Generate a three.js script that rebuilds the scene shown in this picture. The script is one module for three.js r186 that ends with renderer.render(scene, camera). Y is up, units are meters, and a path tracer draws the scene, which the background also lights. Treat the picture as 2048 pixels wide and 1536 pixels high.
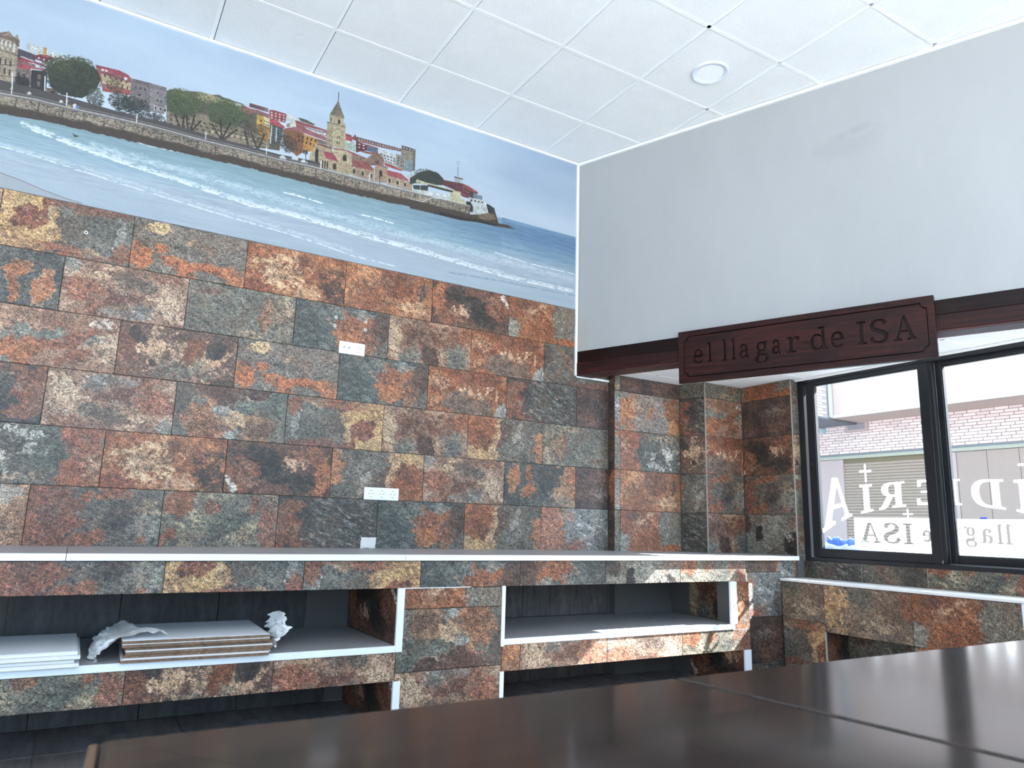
import * as THREE from 'three';
import { RoundedBoxGeometry } from 'three/addons/geometries/RoundedBoxGeometry.js';
import { mergeGeometries, toCreasedNormals } from 'three/addons/utils/BufferGeometryUtils.js';
import { FontLoader } from 'three/addons/loaders/FontLoader.js';

// ------------------------------------------------------------------ camera, sky, sun, exposure
const scene = new THREE.Scene();
const camera = new THREE.PerspectiveCamera(55.99, 2048 / 1536, 0.02, 400);
camera.rotation.order = 'YXZ';
camera.rotation.set(0.1922, -0.5342, 0.0284);
camera.position.set(-2.7685, 1.0177, 4.2995);
camera.focus = 4.6;
camera.userData.fStop = 13;
const renderer = new THREE.WebGLRenderer({ antialias: true });
renderer.toneMapping = THREE.LinearToneMapping;
renderer.toneMappingExposure = 4.0;
renderer.shadowMap.enabled = true;
renderer.shadowMap.type = THREE.PCFSoftShadowMap;
const SUN = new THREE.Vector3(1, 0.87, 0.31).normalize();
const SKY_W = 512, SKY_H = 256, skyPix = new Float32Array(SKY_W * SKY_H * 4);      // a bright, hazy summer sky: paler towards the horizon and round the sun
for (let r = 0; r < SKY_H; r++) for (let c = 0; c < SKY_W; c++) {
  const up = ((r + 0.5) / SKY_H - 0.5) * Math.PI, round = ((c + 0.5) / SKY_W - 0.5) * 2 * Math.PI, y = Math.sin(up);
  const near = Math.max(0, Math.cos(round) * Math.cos(up) * SUN.x + y * SUN.y + Math.sin(round) * Math.cos(up) * SUN.z), h = Math.pow(1 - Math.max(0, y), 2.4), glow = 0.55 * Math.pow(near, 6);
  [[0.43, 0.72], [0.76, 1.0], [1.14, 1.24]].forEach(([zen, hor], k) => { skyPix[(r * SKY_W + c) * 4 + k] = zen + (hor - zen) * h + glow; });
  skyPix[(r * SKY_W + c) * 4 + 3] = 1;
}
const skyMap = new THREE.DataTexture(skyPix, SKY_W, SKY_H, THREE.RGBAFormat, THREE.FloatType);
skyMap.mapping = THREE.EquirectangularReflectionMapping; skyMap.magFilter = skyMap.minFilter = THREE.LinearFilter; skyMap.needsUpdate = true;
scene.background = skyMap;
scene.backgroundIntensity = 1.15;
const sun = new THREE.DirectionalLight(new THREE.Color(0.93, 0.965, 1.0), 14);
sun.name = 'sun';
sun.position.copy(SUN).multiplyScalar(30);
sun.castShadow = true;
Object.assign(sun.shadow.camera, { left: -14, right: 14, top: 14, bottom: -14, near: 1, far: 70 });
sun.shadow.mapSize.set(4096, 4096);
scene.add(sun, sun.target);

// ------------------------------------------------------------------ helpers
const used = new Map();
const numbered = (n) => { const k = used.get(n) ?? 0; used.set(n, k + 1); return k ? n + '_' + String(k).padStart(3, '0') : n; };
function seeded(seed) { let a = seed >>> 0; return () => { a = (a + 0x6d2b79f5) | 0; let t = Math.imul(a ^ (a >>> 15), 1 | a); t = (t + Math.imul(t ^ (t >>> 7), 61 | t)) ^ t; return ((t ^ (t >>> 14)) >>> 0) / 4294967296; }; }
function thing(name, label, category, at = [0, 0, 0], turn = 0, group) {
  const o = new THREE.Group(); o.name = numbered(name); scene.add(o);
  o.position.set(...at); o.rotation.y = turn; o.userData = { label, category };
  if (group) o.userData.group = group;
  return o;
}
function struct(name) { const o = new THREE.Group(); o.name = name; o.userData.kind = 'structure'; scene.add(o); return o; }
function part(name, geo, mat, parent, at = [0, 0, 0], turn = 0, label) {
  const m = new THREE.Mesh(geo, mat); m.name = numbered(name); m.position.set(...at); m.rotation.y = turn;
  m.castShadow = m.receiveShadow = true; parent.add(m);
  if (label) m.userData.label = label;
  return m;
}
// box given by its two corners, with a small round on the edges
const boxCache = new Map();
function boxGeo(w, h, d, r = 0.002) {
  const key = [w, h, d, r].map((x) => x.toFixed(4)).join();
  if (!boxCache.has(key)) boxCache.set(key, worldUV(r > 0 ? new RoundedBoxGeometry(w, h, d, 1, Math.min(r, w / 2.1, h / 2.1, d / 2.1)) : new THREE.BoxGeometry(w, h, d)));
  return boxCache.get(key);
}
function block(name, mat, parent, [x0, y0, z0], [x1, y1, z1], r = 0.002, label) {
  return part(name, boxGeo(x1 - x0, y1 - y0, z1 - z0, r), mat, parent, [(x0 + x1) / 2, (y0 + y1) / 2, (z0 + z1) / 2], 0, label);
}
// uv in metres from the dominant normal
function worldUV(g) {
  const p = g.attributes.position, n = g.attributes.normal, uv = new Float32Array(p.count * 2);
  for (let i = 0; i < p.count; i++) {
    const a = Math.abs(n.getX(i)), b = Math.abs(n.getY(i)), c = Math.abs(n.getZ(i));
    const [u, v] = b > a && b > c ? [p.getX(i), p.getZ(i)] : a > c ? [p.getZ(i), p.getY(i)] : [p.getX(i), p.getY(i)];
    uv[i * 2] = u; uv[i * 2 + 1] = v;
  }
  g.setAttribute('uv', new THREE.BufferAttribute(uv, 2));
  return g;
}
// upright prism over a polygon of [x, z]
function prism(poly, y0, y1, bevel = 0) {
  const s = new THREE.Shape(poly.map(([x, z]) => new THREE.Vector2(x, z)));
  const g = new THREE.ExtrudeGeometry(s, { depth: y1 - y0 - 2 * bevel, bevelEnabled: bevel > 0, bevelThickness: bevel, bevelSize: bevel, bevelOffset: -bevel, bevelSegments: 2 });
  g.rotateX(Math.PI / 2); g.translate(0, y1 - bevel, 0);
  return worldUV(g);
}
function clip(poly, f) {   // keep f(x, z) >= 0
  const out = [];
  poly.forEach((a, i) => {
    const b = poly[(i + 1) % poly.length], fa = f(...a), fb = f(...b);
    if (fa >= 0) out.push(a);
    if ((fa >= 0) !== (fb >= 0)) { const t = fa / (fa - fb); out.push([a[0] + (b[0] - a[0]) * t, a[1] + (b[1] - a[1]) * t]); }
  });
  return out;
}
const area = (p) => Math.abs(p.reduce((s, a, i) => { const b = p[(i + 1) % p.length]; return s + a[0] * b[1] - a[1] * b[0]; }, 0)) / 2;

// ------------------------------------------------------------------ noise
const NT = new Float32Array(65536); { const r = seeded(7); for (let i = 0; i < 65536; i++) NT[i] = r(); }
function vn(x, y) {
  const xi = Math.floor(x), yi = Math.floor(y), fx = x - xi, fy = y - yi, u = fx * fx * (3 - 2 * fx), v = fy * fy * (3 - 2 * fy);
  const x0 = xi & 255, x1 = (xi + 1) & 255, y0 = (yi & 255) << 8, y1 = ((yi + 1) & 255) << 8;
  const a = NT[y0 | x0], b = NT[y0 | x1], c = NT[y1 | x0], d = NT[y1 | x1];
  return a + (b - a) * u + (c - a) * v + (a - b - c + d) * u * v;
}
function fbm(x, y, o) { let s = 0, a = 0.5, t = 0; for (let i = 0; i < o; i++) { s += a * vn(x, y); t += a; a *= 0.55; x = x * 2.03 + 17.3; y = y * 2.03 + 9.1; } return s / t; }
const clamp = (x, a = 0, b = 1) => Math.min(b, Math.max(a, x));
const smooth = (a, b, x) => { const t = clamp((x - a) / (b - a)); return t * t * (3 - 2 * t); };
const hex = (h) => [parseInt(h.slice(1, 3), 16), parseInt(h.slice(3, 5), 16), parseInt(h.slice(5, 7), 16)];
function texture(w, h, fn, srgb = true, repeat = false) {   // fn(x, y) with y down, both in pixels
  const d = new Uint8Array(w * h * 4), c = [0, 0, 0];
  for (let y = 0; y < h; y++) for (let x = 0; x < w; x++) {
    fn(x, y, c); const i = ((h - 1 - y) * w + x) * 4;
    d[i] = clamp(c[0], 0, 255); d[i + 1] = clamp(c[1], 0, 255); d[i + 2] = clamp(c[2], 0, 255); d[i + 3] = 255;
  }
  const t = new THREE.DataTexture(d, w, h);
  t.magFilter = THREE.LinearFilter; t.minFilter = THREE.LinearMipmapLinearFilter; t.generateMipmaps = true;
  if (srgb) t.colorSpace = THREE.SRGBColorSpace;
  if (repeat) t.wrapS = t.wrapT = THREE.RepeatWrapping;
  t.needsUpdate = true;
  return t;
}
const std = (color, roughness = 0.6, o = {}) => new THREE.MeshStandardMaterial({ color, roughness, ...o });
const phys = (color, roughness = 0.6, o = {}) => new THREE.MeshPhysicalMaterial({ color, roughness, ...o });
// ------------------------------------------------------------------ the printed slate-look tiles: one texture for each printed face
// layer: [cx, cy, rx, ry, degrees, colour, edge noise, softness, strength, kind]; x runs 0..2 and y 0..1 downwards; kind 1 = speckled, 2 = rimmed with cream
const FACES = {
  F1: [['#6a6e6b', '#4d504e'], [.22, .5, .55, .95, 0, '#c79f68', .35, .08, 1], [.36, .42, .24, .26, 25, '#783f33', .5, .08, .9], [.62, .2, .06, .3, 0, '#7d4437', .5, .1, .8], [.72, .55, .05, .5, 0, '#cdb08a', .6, .1, .7], [1.1, .95, .75, .17, 5, '#9c5840', .45, .1, .9, 1], [1.3, .03, .7, .13, 0, '#7c4a3c', .4, .2, .8], [1.35, .88, .16, .06, 0, '#c6aa88', .5, .1, .8], [1.8, .45, .1, .25, 10, '#a4a9aa', .5, .1, .7], [1.85, .8, .2, .2, 0, '#96543e', .5, .1, .8]],
  F2: [['#7d7973', '#66645f'], [.42, .14, .26, .1, -8, '#cfb283', .4, .03, 1], [.98, .28, .14, .06, -35, '#bd9f78', .5, .05, .9], [.14, .8, .24, .26, 0, '#bb6c3f', .45, .04, 1], [.5, .55, .12, .1, 0, '#b56a42', .5, .05, 1], [.8, .78, .3, .13, 18, '#b5663c', .5, .04, 1], [1.35, .74, .36, .09, 6, '#b2653e', .5, .04, 1], [1.85, .85, .2, .24, -20, '#bd7044', .4, .04, 1], [.95, .97, .22, .08, 0, '#b0633d', .4, .05, 1], [1.3, .35, .4, .12, 10, '#9a7258', .5, .2, .5, 1]],
  F3: [['#b7764b', '#8a5034'], [.6, .5, .7, .5, 0, '#dcb68e', .5, .35, .85, 1], [1.78, .75, .42, .55, 0, '#43332c', .5, .3, .95, 1], [1.05, .2, .2, .15, 0, '#5a4034', .5, .2, .8, 1], [.15, .95, .35, .25, 0, '#8a4a32', .5, .1, .9], [1.2, .9, .4, .2, 0, '#cfa684', .5, .3, .7, 1], [.3, .15, .3, .15, 0, '#a25c38', .5, .2, .8]],
  F4: [['#b5734a', '#945a38'], [1.15, .28, .4, .32, 8, '#80492f', .35, .1, .9], [1.6, .8, .45, .3, 0, '#d3a27c', .5, .3, .8, 1], [1.78, .4, .08, .22, 0, '#4a4240', .4, .05, .9], [.5, .9, .5, .3, 0, '#7f4a36', .5, .3, .7, 1], [.85, .15, .12, .1, 0, '#5a4036', .5, .1, .8, 1], [.5, .15, .4, .2, 0, '#c98b5e', .4, .3, .7]],
  F5: [['#6b4c3d', '#53392f'], [.95, .4, .65, .2, 12, '#2f2b29', .55, .06, 1], [1.35, .68, .34, .24, 0, '#312d2b', .55, .06, 1], [.55, .2, .25, .2, 0, '#34302d', .55, .06, .9], [.15, .35, .2, .4, 0, '#a1613f', .5, .06, 1], [.7, .62, .3, .16, 0, '#cfa588', .6, .1, .9, 1], [1.7, .35, .3, .3, 0, '#8d5438', .5, .1, .9], [1.86, .22, .06, .2, -25, '#d9dad6', .5, .05, 1], [1.5, .2, .25, .12, 0, '#8f6a58', .5, .2, .8, 1], [.4, .85, .4, .2, 0, '#8e583e', .5, .2, .8, 1]],
  F6: [['#aa663f', '#824a32'], [.75, .22, .45, .16, -12, '#d5b191', .55, .15, .9, 1], [1.72, .55, .42, .85, -8, '#7b7b72', .25, .04, 1], [1.6, .95, .4, .1, -5, '#ad6338', .4, .06, 1], [.1, .78, .16, .3, 0, '#8f928b', .4, .05, 1], [.4, .12, .35, .14, 0, '#4f3a32', .5, .2, .8, 1], [.9, .7, .3, .3, 0, '#9b5836', .5, .2, .7]],
  F7: [['#575b5b', '#44484a'], [1.36, .34, .18, .14, 0, '#a8663f', .4, .05, 1, 2], [1.3, .66, .1, .26, -12, '#a2603e', .4, .05, 1, 2], [1.76, .66, .17, .34, 8, '#b4704a', .25, .03, 1, 2], [.12, .5, .42, .7, 15, '#b98a66', .45, .15, .85], [.05, .7, .2, .4, 0, '#a96644', .5, .1, .9], [.5, .1, .5, .2, 0, '#8d8f8f', .5, .4, .5]],
  F8: [['#a88b78', '#8a6a5a'], [.5, .3, .35, .3, 0, '#cdae8e', .5, .25, .8, 1], [1.7, .62, .32, .4, 0, '#d0b79a', .5, .25, .85, 1], [.98, .2, .22, .14, 0, '#655f5a', .5, .1, .9], [1.28, .33, .15, .11, 0, '#5b5f5d', .4, .08, .9], [1.32, .76, .13, .1, 0, '#6d7577', .4, .08, .95], [.25, .55, .3, .25, 0, '#9b5c45', .5, .15, .8], [.95, .62, .26, .1, -10, '#6c4036', .5, .08, .9], [.6, .88, .3, .18, 0, '#8b5540', .5, .1, .85], [1.0, .9, .35, .1, 0, '#80878a', .5, .12, .8], [.1, .1, .2, .12, 0, '#8b9698', .5, .1, .8], [1.6, .1, .3, .1, 0, '#8c5a48', .5, .2, .7]],
  F9: [['#73776f', '#60645e'], [.35, .15, .42, .15, 0, '#7a4d3d', .5, .2, .7, 1], [1.45, .45, .12, .38, 8, '#8a5640', .55, .08, .9], [1.75, .4, .35, .65, 0, '#9f8c73', .45, .3, .7, 1], [1.2, .92, .5, .1, 0, '#aa9275', .5, .15, .7, 1], [.25, .8, .4, .3, 0, '#5a4c46', .5, .3, .6, 1], [1.85, .2, .12, .2, 0, '#c0b096', .5, .1, .8, 1]],
  F10: [['#606a69', '#4a5455'], [1.3, .5, .5, .36, 22, '#945a40', .6, .05, .95], [1.05, .66, .3, .24, 0, '#b27049', .6, .05, .95], [1.5, .22, .14, .16, 0, '#b06c46', .5, .05, .9], [1.85, .35, .22, .3, 0, '#523830', .35, .08, .85], [1.4, .12, .22, .1, 0, '#7f8b8b', .5, .06, .9], [.8, .3, .2, .26, 20, '#747e7d', .5, .1, .7], [.92, .42, .12, .12, 0, '#8a5038', .5, .05, .9], [1.6, .85, .12, .12, 0, '#b67450', .5, .05, .9], [.3, .6, .3, .3, 0, '#3f4849', .5, .3, .7]],
  F11: [['#ab8a72', '#8d6852'], [.6, .4, .65, .45, 0, '#633b2e', .5, .35, .9, 1], [1.4, .32, .5, .3, 0, '#70432f', .5, .3, .9, 1], [.12, .3, .14, .6, 0, '#ccb090', .5, .15, .9], [.55, .88, .36, .2, 0, '#6c716d', .5, .08, .95], [.98, .84, .17, .3, -22, '#472e29', .15, .03, 1], [1.6, .78, .3, .28, 0, '#687070', .55, .08, .85], [1.85, .15, .2, .2, 0, '#9c5f42', .5, .1, .9], [1.25, .7, .12, .2, 0, '#bfa184', .5, .1, .7, 1]],
  F12: [['#a4623d', '#83472e'], [1.1, .48, .85, .17, 5, '#e2bf9f', .55, .16, .95, 1], [.3, .3, .4, .15, 0, '#d0a17c', .5, .2, .7, 1], [1.05, .86, .68, .3, 0, '#72645a', .4, .06, .95], [1.86, .88, .15, .22, 20, '#8f9596', .15, .03, 1], [1.6, .15, .3, .15, 0, '#5e3e30', .5, .2, .7, 1], [.15, .8, .15, .2, 0, '#c0906e', .5, .2, .8, 1]],
  F13: [['#6a6962', '#4f4b47'], [1.5, .15, .5, .3, 0, '#3e3c3a', .4, .06, .95], [.8, .5, .14, .75, -42, '#7f6a5a', .45, .12, .9], [.25, .66, .2, .2, 45, '#5c6562', .25, .04, 1, 2], [1.3, .85, .5, .14, -25, '#8f8d86', .5, .2, .7, 1], [1.1, .95, .4, .1, 0, '#6b4438', .5, .1, .7]],
  F14: [['#ae8f7b', '#98705b'], [.8, .5, .55, .17, -8, '#768480', .55, .05, .95], [1.55, .42, .2, .14, 0, '#7b898a', .5, .05, .95], [.5, .76, .45, .2, -22, '#ac663e', .5, .06, 1], [1.3, .48, .42, .12, -35, '#91573d', .5, .08, .95], [1.35, .8, .22, .12, -35, '#8e563e', .5, .06, .95], [1.82, .55, .22, .5, 0, '#d0bb9f', .5, .25, .8, 1], [1.72, .1, .2, .12, 0, '#dcdcda', .6, .08, .95, 1], [.15, .3, .2, .4, 0, '#b58a70', .4, .1, .9], [1.1, .2, .3, .15, 0, '#7d5342', .5, .15, .8, 1], [.2, .95, .3, .1, 0, '#7d8b86', .5, .1, .8]],
  F15: [['#71564a', '#5a473f'], [.6, .45, .55, .5, 0, '#d4ab88', .65, .12, .95, 1], [1.5, .6, .5, .42, 0, '#c69f7e', .65, .12, .9, 1], [1.25, .38, .2, .28, 0, '#804a31', .4, .06, .95], [.25, .25, .16, .16, 0, '#383330', .5, .05, .95], [1.62, .3, .16, .2, 0, '#302d2b', .5, .06, .9], [1.1, .78, .5, .22, 0, '#6c7268', .55, .15, .8, 1], [.12, .6, .18, .4, 0, '#84503c', .5, .1, .8], [.55, .75, .06, .06, 0, '#332e2c', .4, .03, 1]],
  F16: [['#50514f', '#3a3b3b'], [.18, .65, .28, .5, 0, '#92573d', .55, .08, .9], [.5, .9, .4, .16, 0, '#7a4c3a', .55, .15, .8, 1], [.35, .15, .25, .15, 0, '#8d5440', .5, .15, .8, 1], [1.2, .5, .9, .5, 0, '#8d9290', .75, .06, .7, 3]],
  F17: [['#604a42', '#46383a'], [.8, .4, .8, .4, 0, '#3e3432', .5, .3, .8, 1], [1.4, .7, .5, .3, 0, '#7a5445', .5, .3, .7, 1], [.4, .8, .4, .2, 0, '#7c4f3e', .5, .3, .7, 1], [1.2, .35, .4, .2, 0, '#8f8a86', .6, .2, .6, 1]],
  F18: [['#727a75', '#5f6761'], [.75, -.05, .52, .4, 6, '#62443a', .18, .03, 1, 2], [1.5, -.02, .26, .22, 0, '#4f3a34', .2, .03, 1, 2], [.55, .72, .42, .44, 0, '#b67d5a', .45, .08, .95], [.5, .75, .36, .36, 0, '#71452f', .5, .3, .9, 1], [1.02, .58, .24, .16, 10, '#d3b692', .5, .06, .95], [1.45, .76, .36, .32, 0, '#a07a5a', .45, .12, .9], [1.45, .76, .34, .3, 0, '#59453a', .5, .3, .9, 1], [.8, .46, .14, .1, 0, '#a9bac0', .5, .04, .95], [1.05, .9, .1, .1, 0, '#a9bac0', .5, .04, .9], [.12, .3, .2, .3, 0, '#5a5450', .4, .1, .8]],
  F19: [['#7b7972', '#66655f'], [.32, .3, .52, .6, 0, '#9c5c3c', .4, .08, 1], [.72, .5, .1, .62, 12, '#cfa57a', .55, .06, 1], [.28, .9, .42, .2, 0, '#c99f70', .45, .06, 1], [.95, .35, .14, .4, 10, '#5e4a42', .5, .1, .9], [1.92, .6, .14, .38, 0, '#b8744e', .5, .06, .9], [1.3, .3, .08, .3, 30, '#a9a69c', .5, .2, .7], [.4, .55, .3, .2, 0, '#6b4233', .5, .2, .8, 1]],
  F20: [['#676b66', '#565a55'], [.5, .4, .55, .45, 0, '#bdc2be', .7, .08, .95, 1], [.7, .35, .2, .2, 0, '#46423f', .5, .08, .85], [1.75, .4, .35, .8, 0, '#9a5a42', .45, .08, 1], [1.85, .65, .14, .3, 0, '#d2a886', .5, .2, .8, 1], [.5, .9, .6, .15, 0, '#a98d74', .5, .15, .8, 1], [1.5, .95, .3, .08, 0, '#a8603f', .4, .05, 1]],
  F21: [['#b48e70', '#9a7056'], [.8, .3, .5, .3, 0, '#c2a285', .5, .3, .8], [1.5, .15, .5, .16, -8, '#a7a39c', .5, .1, .85], [.5, .8, .5, .2, 0, '#8f6248', .5, .3, .7]],
  F22: [['#706d67', '#5c5b57'], [.25, .5, .5, .85, 0, '#8a4f39', .45, .1, .95], [.3, .6, .2, .3, 0, '#5d453c', .6, .1, .7, 1], [1.35, .5, .3, .36, 0, '#3f3a39', .55, .1, .9, 1], [1.8, .7, .3, .3, 0, '#949890', .4, .25, .8], [1.8, .3, .25, .2, 0, '#a48e6e', .5, .15, .8, 1], [.8, .16, .09, .12, 20, '#9c5e40', .4, .05, .95], [.9, .84, .28, .12, -12, '#96563c', .5, .06, .95], [1.15, .1, .3, .1, 0, '#a1603f', .4, .08, .9], [1.72, .9, .08, .08, 0, '#9c5e40', .4, .05, .95]],
  F23: [['#8b8572', '#6a6d65'], [.6, .4, .55, .2, -32, '#ab9d7f', .5, .15, .9, 1], [1.1, .62, .75, .13, -36, '#5a615c', .45, .08, .95], [1.3, .82, .5, .15, -36, '#b0a084', .5, .15, .9, 1], [.28, .2, .3, .2, -25, '#93583d', .5, .06, .95], [.1, .85, .16, .22, 0, '#98573c', .5, .08, .95], [1.85, .6, .16, .5, 0, '#9a5e4c', .55, .12, .85], [.85, .3, .14, .12, 0, '#94573e', .5, .08, .8], [.2, .9, .16, .1, 0, '#4c534f', .3, .05, .9], [1.55, .25, .05, .2, 10, '#8e523b', .4, .05, .9]],
  F24: [['#93989a', '#7c8386'], [.22, .5, .42, .75, 0, '#b4725a', .55, .08, .95], [.9, .88, .45, .2, 0, '#9b604c', .55, .1, .9, 1], [.75, .2, .4, .16, 0, '#b27b66', .5, .15, .8, 1], [1.5, .5, .6, .45, 0, '#c2cad0', .75, .06, .8, 3], [1.8, .8, .3, .3, 0, '#5b5f60', .5, .2, .7]],
  F25: [['#98908a', '#857d78'], [.25, .55, .3, .5, 10, '#c07a50', .5, .06, 1], [.55, .3, .3, .3, 0, '#d3b89c', .5, .15, .9, 1], [1.0, .5, .1, .3, 0, '#bf855e', .5, .08, .9], [1.75, .5, .26, .7, 0, '#9a5f3c', .45, .08, 1], [1.8, .85, .2, .2, 0, '#c88a58', .5, .08, .9], [1.3, .75, .3, .2, 0, '#8d8f92', .5, .2, .8]],
  F28: [['#92806c', '#6f655b'], [.3, .5, .4, .8, 0, '#c79d6c', .5, .2, .95, 1], [.15, .4, .2, .5, 0, '#c39866', .4, .15, .8], [1.5, .5, .5, .3, 0, '#6b5246', .5, .3, .8, 1], [1.3, .7, .5, .2, 0, '#c4ac8c', .6, .2, .8, 1], [.95, .2, .3, .2, 0, '#5d625c', .5, .1, .8], [1.9, .3, .14, .3, 0, '#96543a', .5, .1, .8]],
  F27: [['#8e9089', '#73766f'], [.62, .45, .13, .2, 10, '#2e2d2c', .3, .03, 1], [.15, .2, .2, .25, 0, '#3a3836', .4, .06, .95], [1.7, .72, .28, .28, 0, '#2b2a29', .45, .05, 1], [1.8, .15, .25, .2, 0, '#86604c', .5, .1, .85, 1], [1.55, .55, .12, .14, 0, '#c6c4bc', .6, .08, .9, 1], [.9, .75, .5, .3, 0, '#b7b9b2', .7, .08, .6, 3]],
};
function paintFace(spec, seed) {
  const W = 512, H = 256, A = hex(spec[0][0]), B = hex(spec[0][1]), ox = (seed * 37.7) % 200, oy = (seed * 91.3) % 200;
  const layers = spec.slice(1).map(([cx, cy, rx, ry, deg, col, na, so, al, kind = 0], i) => ({ cx, cy, rx, ry, c: Math.cos(deg * Math.PI / 180), s: Math.sin(deg * Math.PI / 180), col: hex(col), na, so, al, kind, o: i * 13.7 + seed * 3.1 }));
  const height = new Float32Array(W * H), dir = ((seed * 2.39) % 1.2) - 0.6, dc = Math.cos(dir), ds = Math.sin(dir);
  const map = texture(W, H, (px, py, out) => {
    const x = px / 256, y = py / 256, wx = x + (fbm(x * 5 + ox, y * 5 + oy, 3) - 0.5) * 0.16, wy = y + (fbm(x * 5 + oy, y * 5 - ox, 3) - 0.5) * 0.16;
    const m = smooth(0.3, 0.7, fbm(wx * 2.6 + ox, wy * 3.4 + oy, 4));
    let r = A[0] + (B[0] - A[0]) * m, g = A[1] + (B[1] - A[1]) * m, b = A[2] + (B[2] - A[2]) * m, lift = 0;
    const fine = fbm(x * 55 + ox, y * 55 + oy, 2), mid = fbm(x * 17 + oy, y * 17 + ox, 3), ragged = fbm(x * 24 + oy, y * 24 - ox, 3);
    const haze = smooth(0.46, 0.74, fbm(x * 2.7 - oy, y * 3.6 + ox, 5)) * 0.34, ash = smooth(0.5, 0.72, fbm(x * 3.9 + oy, y * 4.4 - oy, 5)) * 0.26;
    for (const l of layers) {
      const ax = wx - l.cx, ay = wy - l.cy, u = (ax * l.c + ay * l.s) / l.rx, v = (ay * l.c - ax * l.s) / l.ry, q = u * u + v * v;
      if (q > 6) continue;
      const e = 1 - Math.sqrt(q) + (fbm(x * 6 + l.o, y * 7 - l.o, 3) - 0.5) * l.na * 2.6 + (ragged - 0.5) * 0.5;
      let k;
      if (l.kind === 1) k = smooth(-0.1, 0.5, e) * smooth(0.46, 0.6, 0.62 * mid + 0.38 * fine + 0.22 * e - 0.03) ;
      else if (l.kind === 3) { const n = fbm((x * dc + y * ds) * 6 + l.o, (y * dc - x * ds) * 34, 4); k = smooth(0, 0.4, e) * smooth(0.5, 0.68, n); }
      else k = smooth(-l.so - 0.05, l.so + 0.07, e) * clamp(0.62 + 0.75 * fbm(x * 10 - l.o, y * 12 + l.o, 3));
      if (l.kind === 2) { const rim = smooth(-0.09, -0.01, e) * (1 - smooth(0.0, 0.1, e)) * 0.75; r += (200 - r) * rim; g += (172 - g) * rim; b += (142 - b) * rim; lift -= rim * 0.5; }
      k *= l.al;
      const sh = 0.84 + 0.34 * fbm(x * 11 + l.o, y * 15 + l.o, 3);
      r += (l.col[0] * sh - r) * k; g += (l.col[1] * sh - g) * k; b += (l.col[2] * sh - b) * k; lift += k * 0.25 * (l.kind ? 0.5 : 1);
    }
    r += (122 - r) * haze; g += (88 - g) * haze; b += (70 - b) * haze; r += (104 - r) * ash; g += (104 - g) * ash; b += (98 - b) * ash;
    const fleck = smooth(0.66, 0.8, 0.55 * fine + 0.45 * ragged) * 0.34, soot = smooth(0.6, 0.78, fbm(x * 21 - ox, y * 23 - oy, 3)) * 0.3;
    r += (196 - r) * fleck - r * soot; g += (170 - g) * fleck - g * soot; b += (144 - b) * fleck - b * soot;
    const lum = 0.3 * r + 0.59 * g + 0.11 * b; r = lum + (r - lum) * 0.78; g = lum + (g - lum) * 0.78; b = lum + (b - lum) * 0.78;
    const dot = smooth(0.55, 0.72, fbm(px * 0.3 + ox, py * 0.32 + oy, 2)), ink = smooth(0.56, 0.72, fbm(px * 0.26 - oy, py * 0.3 + ox, 2)), dk = (1 + 0.42 * dot) * (1 - 0.4 * ink);
    r *= dk; g *= dk; b *= dk;
    // cleft streaks and grain
    const st = fbm((x * dc + y * ds) * 9 + ox, (y * dc - x * ds) * 30 + oy, 4), rg = 1 - Math.abs(2 * fbm((x * dc + y * ds) * 6 - ox, (y * dc - x * ds) * 17 + oy, 4) - 1);
    const gr = vn(px * 0.9 + ox, py * 0.9 + oy) - 0.5, pit = smooth(0.66, 0.8, fbm(x * 38 + oy, y * 38 + ox, 2));
    const f = 0.8 + 0.46 * (st - 0.5) + 0.26 * (rg - 0.5) + 0.24 * gr + 0.3 * (mid - 0.5) + 0.2;
    const k = f * (1 - 0.28 * pit);
    const vein = smooth(0.93, 0.985, 1 - Math.abs(2 * fbm(x * 3.1 + oy, y * 3.1 + ox, 5) - 1)) * 0.22;
    out[0] = r * k + vein * 90; out[1] = g * k + vein * 82; out[2] = b * k + vein * 74;
    height[py * W + px] = 0.5 * st + 0.35 * rg + 0.25 * lift + 0.12 * gr - 0.2 * pit;
  });
  const bump = texture(W, H, (x, y, out) => { out[0] = out[1] = out[2] = 40 + height[y * W + x] * 160; }, false);
  return std(new THREE.Color(0.74, 0.65, 0.575), 0.46, { map, bumpMap: bump, bumpScale: 0.0028, name: 'slate tile' });
}
const FACE = {}; Object.keys(FACES).forEach((k, i) => { FACE[k] = paintFace(FACES[k], i + 1); });
const GREY = std(new THREE.Color(0.12, 0.115, 0.11), 0.85);                       // grout and bed behind the tiles
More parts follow.
